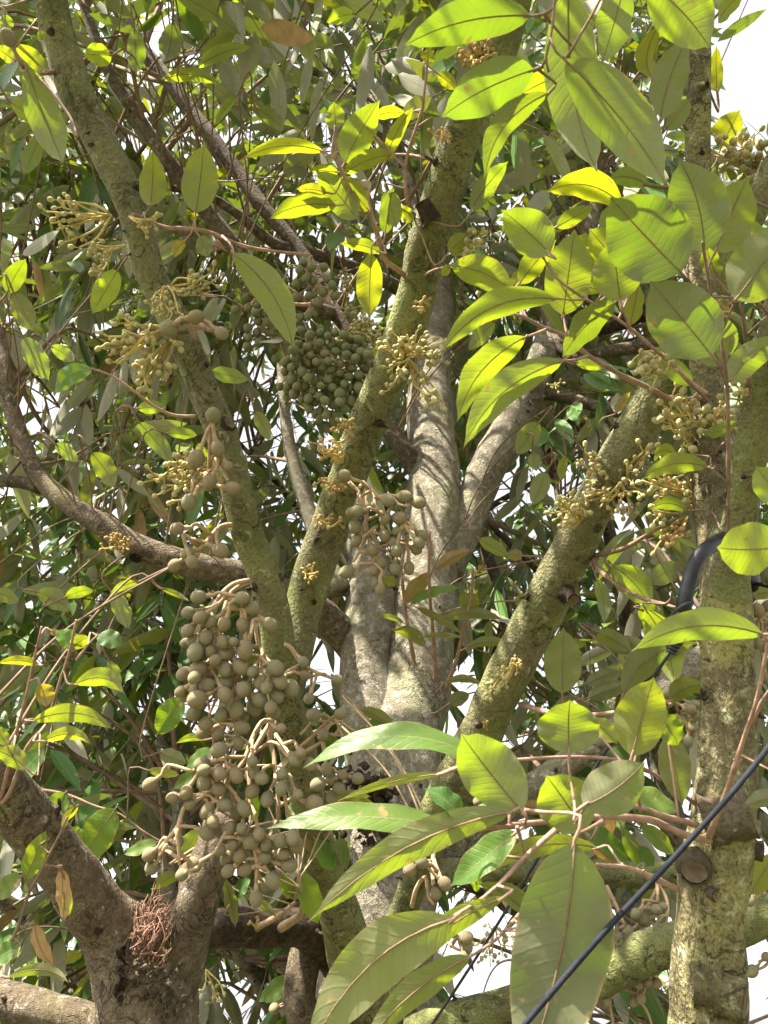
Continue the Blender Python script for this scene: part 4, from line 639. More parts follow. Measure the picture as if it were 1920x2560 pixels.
cluster(TREE, [(5, [(1228, 570), (1262, 590), (1290, 640), (1340, 680), (1400, 705), (1445, 720)], 20, 1.13, 1.12), (5, [(1345, 680), (1345, 740), (1338, 790)], 16, 1.13, 1.12), (5, [(1300, 660), (1240, 690), (1230, 720)], 18, 1.12, 1.08)], [(5, 1310, 648, 54), (5, 1458, 725, 56), (5, 1335, 805, 60), (5, 1318, 705, 50)], 1.11, sw=15)
cluster(TREE, [(5, [(1290, 1020), (1350, 970), (1400, 920), (1450, 890)], 18, 1.18, 1.14), (5, [(1310, 1040), (1380, 1000), (1420, 960)], 18, 1.18, 1.13), (5, [(1300, 960), (1330, 930), (1350, 900)], 15, 1.16, 1.14), (7, [(1340, -40), (1380, 0), (1420, 30), (1470, 40)], 18, 1.17, 1.12)], [(5, 1355, 877, 62), (5, 1472, 872, 56), (5, 1395, 963, 60), (5, 1490, 1003, 58), (5, 1540, 1003, 52), (7, 1375, 70, 68), (7, 1465, 88, 68), (7, 1435, 125, 66), (7, 1430, 50, 52), (7, 1480, 30, 52), (7, 1545, 45, 58), (7, 1410, 5, 54)], 1.12, sw=15)
cl3 = [(230, 155, 175), (830, 510, 185), (1060, 450, 205), (1255, 535, 205), (330, 665, 180), (400, 650, 185), (500, 600, 195), (375, 870, 195), (395, 1060, 190), (790, 750, 180), (990, 750, 210), (780, 990, 195), (950, 930, 170), (910, 1090, 180), (1285, 1000, 215), (1260, 1090, 170), (1220, 1180, 180), (945, 1200, 175), (610, 1190, 185), (745, 1365, 170), (640, 1465, 185), (930, 1445, 175), (1120, 1440, 180), (260, 1490, 205), (670, 1650, 195), (720, 1740, 165)]
cluster(TREE, [(9, [(480, 250), (540, 320), (640, 430), (640, 550), (680, 620), (760, 680)], 60, 1.2, 1.14), (9, [(500, 260), (420, 340), (420, 470), (410, 560)], 56, 1.2, 1.15), (9, [(420, 360), (340, 320), (290, 250)], 50, 1.18, 1.17), (9, [(640, 450), (760, 470), (900, 470), (980, 560), (1120, 580)], 50, 1.17, 1.14), (9, [(540, 400), (530, 700), (520, 1000), (470, 1150), (350, 1350)], 60, 1.2, 1.14), (9, [(690, 850), (580, 930), (480, 1020)], 50, 1.16, 1.15),
    (9, [(600, 900), (660, 1080), (740, 1180), (820, 1200), (880, 1330)], 56, 1.19, 1.16), (9, [(700, 1160), (860, 1110), (1000, 1050), (1160, 1050)], 56, 1.18, 1.15), (9, [(820, 1200), (940, 1280), (1040, 1370)], 50, 1.17, 1.15), (9, [(700, 1200), (660, 1300), (640, 1370)], 44, 1.17, 1.15), (9, [(770, 1400), (750, 1520), (720, 1600)], 44, 1.17, 1.15), (9, [(990, 800), (1100, 800), (1200, 900)], 44, 1.15, 1.14)],
    [(9, *b) for b in cl3], 1.15, spread=.06, sw=58, label='compact cluster of round buds hanging from the second mossy limb against the pale trunk')
cluster(TREE, [(3, [(895, 1010), (905, 930), (908, 850), (912, 760), (918, 720)], 26, 1.12, 1.06), (3, [(905, 930), (950, 890), (950, 860)], 16, 1.1, 1.07), (3, [(935, 870), (960, 930), (985, 970)], 20, 1.1, 1.06), (3, [(950, 900), (975, 910)], 14, 1.09, 1.08), (3, [(890, 940), (860, 990), (840, 1030)], 22, 1.1, 1.05), (3, [(980, 1010), (940, 960), (905, 940)], 16, 1.14, 1.1), (3, [(890, 915), (870, 900)], 14, 1.09, 1.08)],
    [(3, 920, 688, 70), (3, 940, 833, 70), (3, 848, 878, 76), (3, 987, 908, 48), (3, 905, 978, 64), (3, 1005, 1003, 80), (3, 817, 1063, 78)], 1.06, spread=.03, sw=20, label='open cluster of seven large round buds on the first mossy limb')
cluster(TREE, [(3, [(840, 350), (810, 280), (780, 270), (755, 295)], 26, 1.12, 1.05), (3, [(860, 280), (880, 310), (930, 325)], 24, 1.12, 1.08), (3, [(815, 270), (835, 262)], 18, 1.08, 1.07)], [(3, 730, 313, 78), (3, 848, 262, 66), (3, 958, 333, 72)], 1.06, spread=.02, sw=22)
cluster(TREE, [(5, [(1000, 55), (950, 65), (900, 120), (870, 160), (850, 190)], 24, 1.13, 1.07), (5, [(860, 150), (820, 115), (790, 95)], 22, 1.08, 1.06), (5, [(940, 75), (935, 110), (945, 150)], 18, 1.1, 1.08), (5, [(870, 165), (840, 185), (800, 210)], 18, 1.08, 1.06)], [(5, 765, 72, 66), (5, 953, 168, 70), (5, 812, 180, 64), (5, 755, 230, 68), (5, 830, 215, 58)], 1.07, spread=.03, sw=20)
cluster(TREE, [(1, [(100, 290), (70, 235), (45, 180)], 22, 1.1, 1.05)], [(1, 35, 162, 74)], 1.05, spread=.01, sw=22)
# the dense ball of greenish buds behind the second mossy limb
mass = []; rr = random.Random(3)
for k in range(900):
    a = rr.uniform(0, 6.283); q = math.sqrt(rr.random()); x, y = 1425 + 195 * q * math.cos(a), 505 + 185 * q * math.sin(a)
    if all((x - m_[0]) ** 2 + (y - m_[1]) ** 2 > 29 ** 2 for m_ in mass): mass.append((x, y, rr.uniform(40, 52)))
cluster(TREE, [(3, [(1530, 300), (1480, 360), (1440, 430), (1420, 500)], 20, 2.35, 1.95), (3, [(1440, 430), (1330, 440), (1270, 420)], 14, 2.0, 1.9), (3, [(1420, 460), (1400, 560), (1390, 640)], 14, 1.98, 1.9), (3, [(1430, 450), (1510, 480), (1560, 520)], 14, 1.98, 1.9), (3, [(1420, 470), (1330, 520), (1290, 580)], 14, 1.98, 1.9)],
    [(3, *b) for b in mass], 1.86, 'bud_green', .15, 9, 'dense ball of small greenish buds behind the second mossy limb')
m2 = [(1295, 60), (1310, 28), (1345, 50), (1400, 48), (1415, 100), (1320, 98), (1350, 108), (1280, 120), (1435, 125), (1075, 130), (1098, 157), (1070, 180), (1335, 172), (1395, 155), (1275, 178), (1375, 205), (1450, 170), (1018, 232), (1070, 225), (1110, 212), (1245, 165), (1105, 245), (1140, 250), (1115, 280), (1150, 285), (1070, 310), (1110, 330), (1075, 350), (1120, 375), (1068, 390), (1185, 330), (1190, 380), (1180, 405), (1190, 445), (1330, 262), (1355, 250), (1300, 265), (1240, 465), (1210, 120), (1160, 180), (1200, 230), (1165, 330), (1210, 565), (1240, 575), (1240, 610), (1250, 540), (1300, 320), (1330, 330), (1385, 310), (1345, 365), (1250, 350), (1290, 380), (1365, 680), (1380, 705), (1420, 740), (1440, 715)]
cluster(TREE, [(3, [(1400, 190), (1370, 140), (1340, 80), (1330, 50)], 16, 2.5, 2.1), (3, [(1400, 190), (1320, 210), (1200, 200), (1120, 200)], 16, 2.5, 2.05), (3, [(1200, 200), (1150, 260), (1100, 330)], 14, 2.2, 2.05), (3, [(1350, 220), (1300, 270), (1220, 320), (1200, 400)], 16, 2.4, 2.05), (3, [(1380, 170), (1430, 140)], 12, 2.4, 2.1), (3, [(1220, 320), (1240, 450), (1240, 560)], 12, 2.1, 2.05), (3, [(1400, 560), (1400, 640), (1410, 700)], 12, 2.05, 2.0)],
    [(3, x, y, 43) for x, y in m2], 2.02, 'bud_green', .10, 8, 'loose trails of small greenish buds above the dense ball')
# buds low on the right
cluster(TREE, [(8, [(215, 350), (212, 400), (210, 460), (215, 500)], 22, 1.4, 1.34), (8, [(213, 395), (235, 450), (250, 480)], 20, 1.38, 1.34), (8, [(120, 600), (140, 520), (180, 470), (190, 550), (215, 590)], 20, 1.36, 1.33), (8, [(80, 380), (110, 400), (140, 400)], 14, 1.4, 1.36)], [(8, 112, 440, 62), (8, 163, 408, 60), (8, 222, 540, 66), (8, 262, 500, 62)], 1.34, spread=.03, sw=17)
cluster(TREE, [(8, [(290, 770), (310, 740), (335, 720)], 18, 1.34, 1.3), (8, [(270, 750), (310, 780), (340, 790)], 16, 1.34, 1.3)], [(8, 357, 732, 62), (8, 355, 770, 60), (8, 345, 820, 50)], 1.3, spread=.03, sw=14)
cluster(TREE, [(8, [(1180, 490), (1182, 540), (1180, 580)], 18, 1.52, 1.46), (8, [(1190, 500), (1150, 580), (1110, 620)], 18, 1.52, 1.45), (8, [(1180, 495), (1225, 580), (1215, 700)], 18, 1.52, 1.46), (8, [(960, 510), (1000, 590), (1040, 680)], 20, 1.5, 1.44), (8, [(965, 520), (975, 600), (980, 640)], 18, 1.5, 1.44), (8, [(1200, 640), (1160, 690)], 16, 1.47, 1.45), (8, [(1050, 680), (1085, 750)], 14, 1.45, 1.45)],
    [(8, 1088, 630, 54), (8, 1118, 655, 58), (8, 1177, 613, 50), (8, 1052, 708, 58), (8, 1132, 715, 58), (8, 1013, 735, 50), (8, 980, 650, 50), (8, 970, 760, 46), (8, 1205, 600, 40), (8, 940, 770, 40)], 1.44, spread=.04, sw=15, label='cluster of round buds hanging between the two low limbs')
cluster(TREE, [(6, [(1185, 870), (1210, 820), (1240, 830)], 20, 1.72, 1.62), (6, [(1190, 890), (1250, 880), (1310, 870), (1330, 900)], 18, 1.72, 1.6), (6, [(1290, 880), (1310, 930), (1310, 980)], 14, 1.65, 1.6)], [(6, 1220, 785, 54), (6, 1295, 745, 48), (6, 1318, 847, 58), (6, 1358, 880, 50), (6, 1335, 930, 50), (6, 1315, 990, 54), (6, 1345, 830, 44), (6, 1330, 960, 40)], 1.6, spread=.05, sw=14)
cluster(NTREE, [(6, [(1700, 480), (1660, 470), (1630, 450)], 16, .98, .95), (6, [(1700, 500), (1650, 540), (1620, 560)], 16, .98, .95)], [(6, 1615, 425, 60), (6, 1660, 405, 58), (6, 1612, 565, 56), (6, 1645, 590, 44), (6, 1650, 720, 56)], .95, spread=.03, sw=15)
cluster(TREE, [(8, [(1000, 940), (1060, 960), (1110, 980)], 16, 1.42, 1.38), (8, [(1180, 900), (1150, 930)], 12, 1.42, 1.4), (8, [(970, 960), (975, 1020), (990, 1110), (990, 1200)], 14, 1.42, 1.4), (8, [(1060, 960), (1130, 1040), (1160, 1120)], 14, 1.4, 1.38)], [(8, 1175, 930, 52), (8, 1140, 925, 40), (8, 1100, 935, 44), (8, 1110, 998, 44), (8, 1080, 1008, 48), (8, 1010, 945, 40), (8, 965, 1010, 40)], 1.38, spread=.04, sw=11)
cluster(NTREE, [(8, [(1640, 480), (1610, 530), (1600, 560)], 12, 1.3, 1.3), (8, [(1700, 800), (1640, 860), (1610, 870)], 14, 1.3, 1.3)], [(8, 1590, 878, 60), (8, 1636, 543, 34), (8, 1582, 575, 44), (8, 1650, 815, 40), (8, 1610, 240, 36)], 1.3, spread=.04, sw=10)
cluster(TREE, [(8, [(205, 60), (225, 62), (240, 70)], 12, 1.72, 1.66)], [(8, 240, 68, 36), (8, 245, 95, 44)], 1.66, spread=.02, sw=12)
cluster(TREE, [(8, [(380, 110), (415, 130), (440, 140)], 14, 1.48, 1.45)], [(8, 405, 145, 50), (8, 435, 145, 52)], 1.45, spread=.02, sw=12)
cluster(TREE, [(7, [(1265, 1005), (1225, 1028), (1200, 1040)], 18, 1.5, 1.45)], [(7, 1185, 1040, 50)], 1.45, spread=.02, sw=12)

# sprays of tiny young buds: stalks as the part, the buds (a few pixels each) as one sub-part
def spray(tree, z, ox, oy, d, ends, per=5, bpx=15, bw=9, gold=False, big=1.0, dd=-.03):
    me = bpy.data.meshes.new('flower_spray'); part = bpy.data.objects.new('flower_spray', me); S.collection.objects.link(part); part.parent = tree
    mb = MB(); bb = MB(); o = PZ(z, ox, oy, d); s = ZN[z][0] * d / F
    for ex, ey in ends:
        e = PZ(z, ex, ey, d + dd + random.uniform(-.03, .02)); ln = np.linalg.norm(e - o); m = (o + e) / 2 + rng.normal(size=3) * .08 * ln + np.array([0, 0, -.05 * ln])
        c = tube(mb, [(*o, bw * s * .62), (*m, bw * s * .5), (*e, bw * s * .4)], 7, .01, .05, scale=80)
        for _ in range(per):
            q = c[int(len(c) * random.uniform(.55, .99)), :3]; r = bpx * s * random.uniform(.8, 1.2) / 2; a = unit(unit(e - o) * .8 + rng.normal(size=3) * .75)
            p = q + a * r * random.uniform(2.2, 4.5); tube(mb, [(*q, bw * s * .3), (*(p - a * r * .8), bw * s * .3), (*p, r * .45)], 6, .01, 0)
            bm = BUDV; zx = unit(np.cross(a, [.2, .1, .97])); zy = np.cross(a, zx); el = random.uniform(1.05, 1.4)
            bb.add(p + r * (bm[:, :1] * zx + bm[:, 1:2] * zy + bm[:, 2:] * a * el), BUDF)
    part.data = mb.mesh('flower_spray', [M['stalk_young']], np.array(tree.location))
    y = bb.build('young_buds', M['bud_gold'] if gold else M['bud_small'], part); y['kind'] = 'stuff'
spray(TREE, 1, 480, 930, 1.14, [(250, 865), (270, 895), (310, 870), (200, 915), (220, 965), (250, 990), (300, 1040), (340, 1070), (320, 920)], 4, 20, 10)
spray(TREE, 1, 560, 935, 1.13, [(640, 970), (660, 950), (625, 1000), (680, 940)], 4, 17, 8)
spray(TREE, 1, 540, 1060, 1.13, [(430, 1075), (460, 1090), (420, 1060)], 4, 18, 10)
spray(TREE, 3, 740, 130, 1.12, [(830, 100), (880, 90), (920, 70), (940, 95), (850, 130), (880, 140)], 5, 19, 9)
spray(TREE, 3, 725, 130, 1.12, [(660, 215), (690, 200), (710, 250), (745, 250), (770, 240), (715, 205)], 5, 17, 9)
spray(TREE, 3, 745, 310, 1.12, [(550, 290), (530, 320), (470, 350), (460, 380), (480, 400), (470, 430), (520, 420), (540, 300), (500, 460), (650, 295), (540, 440)], 4, 24, 14)
spray(TREE, 3, 740, 360, 1.12, [(640, 400), (600, 430), (650, 440), (620, 490), (580, 520), (610, 550), (690, 490), (710, 470), (630, 560), (760, 370)], 4, 24, 12)
spray(TREE, 3, 930, 930, 1.12, [(800, 870), (770, 890), (660, 940), (690, 960), (720, 990), (710, 1020), (740, 1060), (820, 960), (800, 990), (860, 940), (650, 970), (780, 940)], 4, 23, 12)
spray(TREE, 3, 470, 20, 1.5, [(410, 55), (430, 60), (440, 20)], 4, 22, 9)
spray(TREE, 4, 95, 430, 1.16, [(10, 370), (20, 410), (60, 350), (100, 340), (140, 330), (160, 350), (200, 375), (240, 380), (260, 400), (255, 430), (200, 430), (230, 450), (180, 390), (150, 420), (60, 400)], 4, 20, 9)
spray(TREE, 4, 110, 450, 1.17, [(60, 480), (20, 500), (40, 560), (20, 580), (70, 500), (150, 530), (190, 560), (200, 600), (230, 620), (200, 650), (260, 640), (160, 500)], 4, 20, 8)
spray(NTREE, 12, 640, 1150, 1.08, [(220, 560), (350, 500), (110, 680), (180, 860), (460, 560), (290, 1040), (370, 1280), (530, 900), (130, 720), (420, 1040), (480, 650)], 3, 100, 40)
spray(NTREE, 12, 960, 1080, 1.05, [(970, 650), (880, 760), (820, 830), (990, 760), (870, 880), (970, 880), (1010, 620), (820, 960)], 3, 90, 36)
spray(NTREE, 12, 1330, 1000, 1.12, [(1250, 820), (1130, 1060), (1180, 1120), (1290, 900)], 2, 70, 30)
spray(TREE, 11, 650, 470, 1.19, [(250, 275), (330, 200), (400, 190), (370, 280), (500, 400), (390, 480), (380, 560), (330, 640), (420, 670), (530, 640), (480, 740), (530, 720), (590, 800), (640, 780), (710, 800), (760, 740), (810, 740), (700, 640), (640, 620), (700, 390), (740, 310), (760, 470), (900, 200), (960, 180), (920, 230), (850, 590), (920, 590)], 3, 44, 24)
spray(TREE, 11, 290, 870, 1.18, [(30, 690), (10, 770), (40, 790), (150, 650), (140, 690), (110, 740), (130, 790), (90, 890), (130, 890), (230, 760), (280, 690), (210, 660)], 3, 42, 20)
spray(NTREE, 11, 1450, 660, 1.1, [(1120, 500), (1030, 600), (1100, 580), (960, 470), (1000, 420), (1060, 400), (1330, 440), (1380, 450), (1290, 540), (1350, 650), (1050, 660), (890, 480), (1600, 600), (1560, 600)], 3, 54, 26)
spray(NTREE, 11, 1400, 700, 1.08, [(1000, 780), (1040, 850), (1100, 780), (1170, 790), (1010, 880), (1200, 740)], 3, 54, 26)
spray(NTREE, 11, 1330, 830, 1.06, [(1050, 1110), (1100, 1040), (1130, 960), (1200, 1010), (1180, 1060), (1290, 1030), (1230, 980)], 3, 54, 28, gold=True)
spray(NTREE, 11, 1300, 380, 1.08, [(1160, 370), (1240, 340), (1300, 350), (1220, 455)], 2, 44, 26, gold=True)
spray(NTREE, 2, 1700, 780, 1.2, [(1420, 580), (1440, 600), (1410, 650), (1480, 650), (1520, 590), (1590, 600), (1620, 610), (1480, 690), (1510, 690), (1550, 640), (1580, 690), (1530, 720), (1600, 730), (1640, 640), (1630, 700), (1570, 780), (1590, 870), (1560, 830), (1650, 740), (1610, 790)], 4, 28, 10)
spray(TREE, 2, 290, 1100, 1.12, [(380, 1010), (410, 1020), (390, 1060), (360, 1070), (410, 1060)], 4, 22, 8)
spray(TREE, 2, 420, 235, 1.04, [(400, 200), (430, 190), (450, 215), (380, 260), (340, 240), (350, 270), (400, 260), (440, 240)], 4, 20, 14, gold=True)
spray(TREE, 2, 290, 590, 1.04, [(215, 580), (240, 590), (270, 600), (250, 570)], 4, 14, 8, gold=True)
spray(TREE, 3, 1530, 730, 1.2, [(1460, 745), (1490, 755), (1480, 720), (1510, 720), (1450, 760)], 4, 17, 11, gold=True)
spray(TREE, 3, 1480, 890, 1.22, [(1440, 790), (1370, 810), (1400, 830), (1420, 860), (1440, 840), (1390, 850)], 4, 17, 11, gold=True)
spray(TREE, 3, 1480, 1010, 1.22, [(1390, 970), (1420, 985), (1450, 1000), (1410, 1010), (1440, 965)], 4, 16, 11, gold=True)
spray(TREE, 5, 1395, 45, 1.22, [(1360, 30), (1380, 50), (1430, 50), (1460, 45), (1410, 30)], 4, 16, 11, gold=True)
spray(TREE, 5, 1335, 270, 1.24, [(1320, 250), (1350, 240), (1330, 290), (1355, 265)], 4, 14, 9, gold=True)
spray(TREE, 5, 530, 140, 1.82, [(480, 110), (500, 100), (520, 120), (540, 150), (510, 150), (540, 120), (430, 160), (560, 130)], 5, 15, 10, gold=True)
spray(TREE, 4, 165, 200, 1.14, [(155, 205), (170, 185), (180, 205), (165, 220)], 3, 15, 8, gold=True)
spray(TREE, 6, 565, 655, 1.24, [(490, 690), (510, 690), (500, 720), (460, 770), (490, 770), (450, 790), (500, 740)], 4, 18, 9)
spray(TREE, 6, 565, 660, 1.24, [(560, 640), (580, 660), (575, 685), (545, 655), (590, 675)], 5, 10, 9, gold=True)
spray(TREE, 6, 440, 910, 1.3, [(430, 900), (450, 905), (440, 920)], 4, 10, 9, gold=True)
spray(TREE, 10, 1000, 780, 1.95, [(1180, 620), (1250, 620), (1260, 670), (1160, 650), (1050, 740), (1110, 740), (1220, 720), (1290, 710), (1370, 830), (1400, 780), (1300, 870), (1250, 880), (1140, 900), (1170, 940), (1290, 940), (1390, 890), (1240, 830), (1330, 1000), (1100, 800), (1450, 850), (1280, 1050), (960, 840), (1440, 760)], 5, 42, 16)
spray(TREE, 10, 900, 240, 2.2, [(950, 40), (990, 60), (1000, 100), (1010, 130), (930, 170), (1030, 180), (1070, 270), (920, 100)], 3, 38, 12)
spray(TREE, 10, 990, 460, 2.2, [(1080, 480), (1150, 460), (1120, 550), (960, 500), (1000, 520), (1060, 440)], 3, 48, 12)
spray(TREE, 4, 740, 560, 2.3, [(720, 555), (760, 545), (745, 575)], 4, 10, 6)
spray(TREE, 4, 870, 690, 2.3, [(860, 700), (890, 720), (890, 740)], 4, 12, 6)
spray(NTREE, 4, 1500, 250, .95, [(1440, 190), (1470, 210), (1380, 245), (1410, 250), (1440, 235)], 4, 24, 10)
spray(NTREE, 4, 1200, 420, .95, [(1080, 445), (1100, 470), (1130, 510), (1150, 490), (1180, 520), (1120, 450), (1240, 490), (1210, 510)], 4, 26, 12)
spray(NTREE, 4, 1640, 590, .95, [(1510, 590), (1530, 620), (1540, 560), (1560, 600)], 4, 28, 12)
spray(TREE, 8, 480, 690, 1.5, [(450, 670), (530, 720), (560, 740), (590, 740), (440, 800), (470, 820), (400, 770), (420, 830), (460, 860), (515, 820), (550, 770)], 4, 15, 5)
spray(TREE, 7, 890, 870, 1.9, [(930, 990), (920, 1010), (970, 990), (880, 960)], 3, 14, 6)
spray(TREE, 7, 1110, 690, 1.32, [(1080, 660), (1120, 650)], 2, 14, 10, gold=True)

# ------------------------------------------------------------------ crowns
HOLES = [(1880, 110, 170, 190, .97), (1900, 330, 90, 90, .5), (1300, 2450, 150, 120, 1), (1190, 2340, 130, 70, .95), (1010, 2500, 60, 70, .6), (1150, 1740, 55, 60, .95), (1180, 1850, 60, 60, .7), (815, 1660, 55, 70, .9), (1250, 1185, 60, 60, .85), (1350, 1165, 55, 50, .85), (1420, 1240, 60, 50, .6), (100, 1010, 95, 60, .75), (60, 600, 60, 55, .7),
    (385, 350, 70, 45, .75), (560, 395, 50, 60, .8), (340, 150, 60, 50, .7), (40, 2250, 60, 70, .8), (605, 2470, 55, 60, .8), (1890, 2450, 60, 160, .95), (1690, 2080, 70, 80, .95), (1660, 1930, 60, 60, .9), (250, 1240, 60, 40, .6), (560, 1060, 40, 40, .6), (700, 1040, 50, 60, .6), (330, 2130, 50, 60, .4), (1490, 2560, 120, 60, 1), (1460, 2340, 80, 40, .9), (270, 2300, 50, 40, .6), (120, 1450, 60, 40, .5),
    (410, 1330, 40, 25, .6), (700, 640, 40, 30, .4), (1330, 1500, 50, 50, .5), (1440, 1620, 50, 60, .5), (1500, 1300, 40, 60, .4), (1280, 2070, 70, 70, .8), (1640, 2330, 60, 50, .9), (1130, 2330, 60, 40, .8), (20, 250, 50, 40, .5), (1560, 2270, 60, 40, .9), (1350, 2290, 60, 40, .9)]
def hole_p(px, py):
    p = np.zeros_like(px)
    for x, y, a, b, s in HOLES: p = np.maximum(p, (s if s > .88 else s * .8) * np.exp(-(((px - x) / a) ** 2 + ((py - y) / b) ** 2) ** 2 * .7))
    return p
LM = []
for kk in LIMB_PTS:
    for c in LIMB_PTS[kk]:
        for q in c[::2]:
            x, y, d = proj(q[:3])
            if d > .3: LM.append((x, y, d, q[3] * F / d))
LM = np.array(LM)
NU = 6; CU = np.linspace(0, 1, NU + 1)
def leaf_cloud(B, A, Nn, Ln, W, curl, fold, tone, yel, dead):
    """many leaves as arrays -> verts, quads, uv, colours"""
    n = len(B); Sd = np.cross(Nn, A); f = prof(CU); rows = []
    for i, u in enumerate(CU):
        c = B + A * (Ln * u)[:, None] - Nn * (curl * Ln * u * u)[:, None]
        for y in (-1, 0, 1): rows.append(c + Sd * (y * f[i] * W * .5 * np.cos(fold))[:, None] + Nn * (abs(y) * f[i] * W * .5 * np.sin(fold))[:, None])
    V = np.stack(rows, 1).reshape(-1, 3); k = (NU + 1) * 3
    q = np.array([(i * 3 + j, (i + 1) * 3 + j, (i + 1) * 3 + j + 1, i * 3 + j + 1) for i in range(NU) for j in range(2)])
    Q = (q[None] + (np.arange(n) * k)[:, None, None]).reshape(-1, 4)
    uv = np.tile(np.array([(u, y * .5 + .5) for u in CU for y in (-1, 0, 1)]), (n, 1))
    col = np.repeat(np.stack([tone, yel, dead, np.ones(n)], 1), k, 0); return V, Q, uv, col
def fast_mesh(name, V, Q, uv, col, mat, origin):
    me = bpy.data.meshes.new(name); me.vertices.add(len(V)); me.vertices.foreach_set('co', (V - origin).astype(np.float32).ravel())
    me.loops.add(len(Q) * 4); me.loops.foreach_set('vertex_index', Q.astype(np.int32).ravel()); me.polygons.add(len(Q))
    me.polygons.foreach_set('loop_start', np.arange(0, len(Q) * 4, 4, dtype=np.int32)); me.polygons.foreach_set('use_smooth', np.ones(len(Q), bool))
    me.update(calc_edges=True); me.materials.append(mat); ul = me.uv_layers.new(name='UVMap'); ul.data.foreach_set('uv', uv[Q.ravel()].astype(np.float32).ravel())
    ca = me.color_attributes.new('leafv', 'FLOAT_COLOR', 'POINT'); ca.data.foreach_set('color', col.astype(np.float32).ravel()); me.validate(); return me
def crown(tree, roots, targets, per_branch=4, per_twig=9, lsz=(.125, .205), reach=.5, cull=True, yel=.12, twig_r=.0016):
    """roots: Nx4 points on limbs the branches leave from; targets: points the foliage gathers at"""
    tw = MB(); B = []; A = []; Nn = []; Ln = []
    for roots, tg in ([(a, b) for a, bs in roots for b in bs] if targets is None else [(roots, b) for b in targets]):
        dd = np.linalg.norm(roots[:, :3] - tg, axis=1) + np.maximum(0, roots[:, 2] - tg[2] - .1) * 2; k = np.argsort(dd)[random.randrange(min(6, len(dd)))]; r0 = roots[k, :3]
        ln = np.linalg.norm(tg - r0)
        if ln < .1: continue
        bul = np.array([0, 0, .14 * ln]); qs = [proj(r0 + (tg - r0) * s_ + bul * 4 * s_ * (1 - s_) * f_) for s_ in np.linspace(.04, 1, 18) for f_ in (-.3, 0, .6, 1.2)]
        pm = np.array([proj(r0 + (tg - r0) * s_)[:2] for s_ in (.45, .7, .9)])
        if proj(tg)[2] > .3 and hole_p(pm[:, 0], pm[:, 1]).max() > .62: continue
        if any(-150 < x_ < 2070 and -165 < y_ < 2650 and .05 < d_ < 1.65 for x_, y_, d_ in qs): continue
        m = (r0 + tg) / 2 + rng.normal(size=3) * .10 * ln + np.array([0, 0, .10 * ln]); rb = min(.004 + .006 * ln, .011)
        c = tube(tw, [(*r0, rb), (*m, rb * .7), (*tg, twig_r * 1.5)], 6, .07, .05, cap=False, scale=30)
        for j in range(per_branch):
            q = c[int((len(c) - 1) * (1 - .65 * random.random() ** 1.5 if j else 1)), :3]; a = unit(unit(tg - r0) * .7 + rng.normal(size=3) * .8 + [0, 0, -.15]); tl = random.uniform(.22, reach)
            e = q + a * tl + np.array([0, 0, -.16 * tl]); mm = q + a * tl * .5
            if in_gap(mm): continue
            pm = proj(mm)
            if pm[2] > .3 and random.random() < hole_p(np.array([pm[0]]), np.array([pm[1]]))[0] * 1.2: continue
            cc = tube(tw, [(*q, twig_r * 1.5), (*mm, twig_r), (*e, twig_r * .5)], 5, .06, 0, cap=False)
            sd_ = unit(np.cross(a, [0, 0, 1])); n = per_twig + random.randint(-2, 2)
            for i in range(n):
                t_ = .2 + .8 * i / (n - 1); p = q * (1 - t_) + e * t_ if False else cc[min(len(cc) - 1, int(t_ * (len(cc) - 1) + .5)), :3]
                p = p + a * random.uniform(-.02, .02); s_ = 1 if i % 2 else -1
                ax = unit(a * random.uniform(.25, .8) + sd_ * s_ * random.uniform(.35, .9) + np.array([0, 0, -random.uniform(.4, 1.5)]) + rng.normal(size=3) * .15)
                nn = np.array([0, 0, 1.]) + rng.normal(size=3) * .45 + sd_ * s_ * -.25; nn = unit(nn - ax * (nn @ ax)); B.append(p + ax * .012); A.append(ax); Nn.append(nn); Ln.append(random.uniform(*lsz))
    B, A, Nn, Ln = map(np.array, (B, A, Nn, Ln)); mid = B + A * (Ln * .5)[:, None]
    q = mid - CAM; d = q @ FWD; ds = np.maximum(d, .05); px = 960 + F * (q @ RGT) / ds; py = 1280 - F * (q @ UPV) / ds
    keep = np.ones(len(B), bool); inside = (d > .1) & (px > -260) & (px < 2180) & (py > -260) & (py < 2820)
    keep &= ~(inside & (d < 1.72))
    keep &= ~(inside & (rng.random(len(B)) < hole_p(px, py)))
    for i in np.nonzero(inside & keep & (d < 3.3))[0]:
        near = (LM[:, 2] > 1.6) & (np.hypot(LM[:, 0] - px[i], LM[:, 1] - py[i]) < LM[:, 3] + 62 * 2.2 / d[i]) & (LM[:, 3] > 17) & (LM[:, 2] > d[i] - .12)
        if near.any() and random.random() < .93: keep[i] = False
    keep[keep] = sun_gap(mid[keep])
    B, A, Nn, Ln = B[keep], A[keep], Nn[keep], Ln[keep]; n = len(B)
    W = Ln * rng.uniform(.23, .31, n); tone = rng.random(n); yl = np.where(rng.random(n) < yel, rng.uniform(.5, 1, n), rng.uniform(0, .15, n)); de = np.where(rng.random(n) < .015, .8, 0.)
    V, Q, uv, col = leaf_cloud(B, A, Nn, Ln, W, rng.uniform(-.02, .14, n), rng.uniform(.05, .4, n), tone, yl, de)
    org = np.array(tree.location); cr = link_mesh('crown', fast_mesh('crown', V, Q, uv, col, M['leaf_old'], org), tree); cr['kind'] = 'stuff'
    if len(tw.v): tw.build('twigs', M['twig_brown'], tree)
    return n
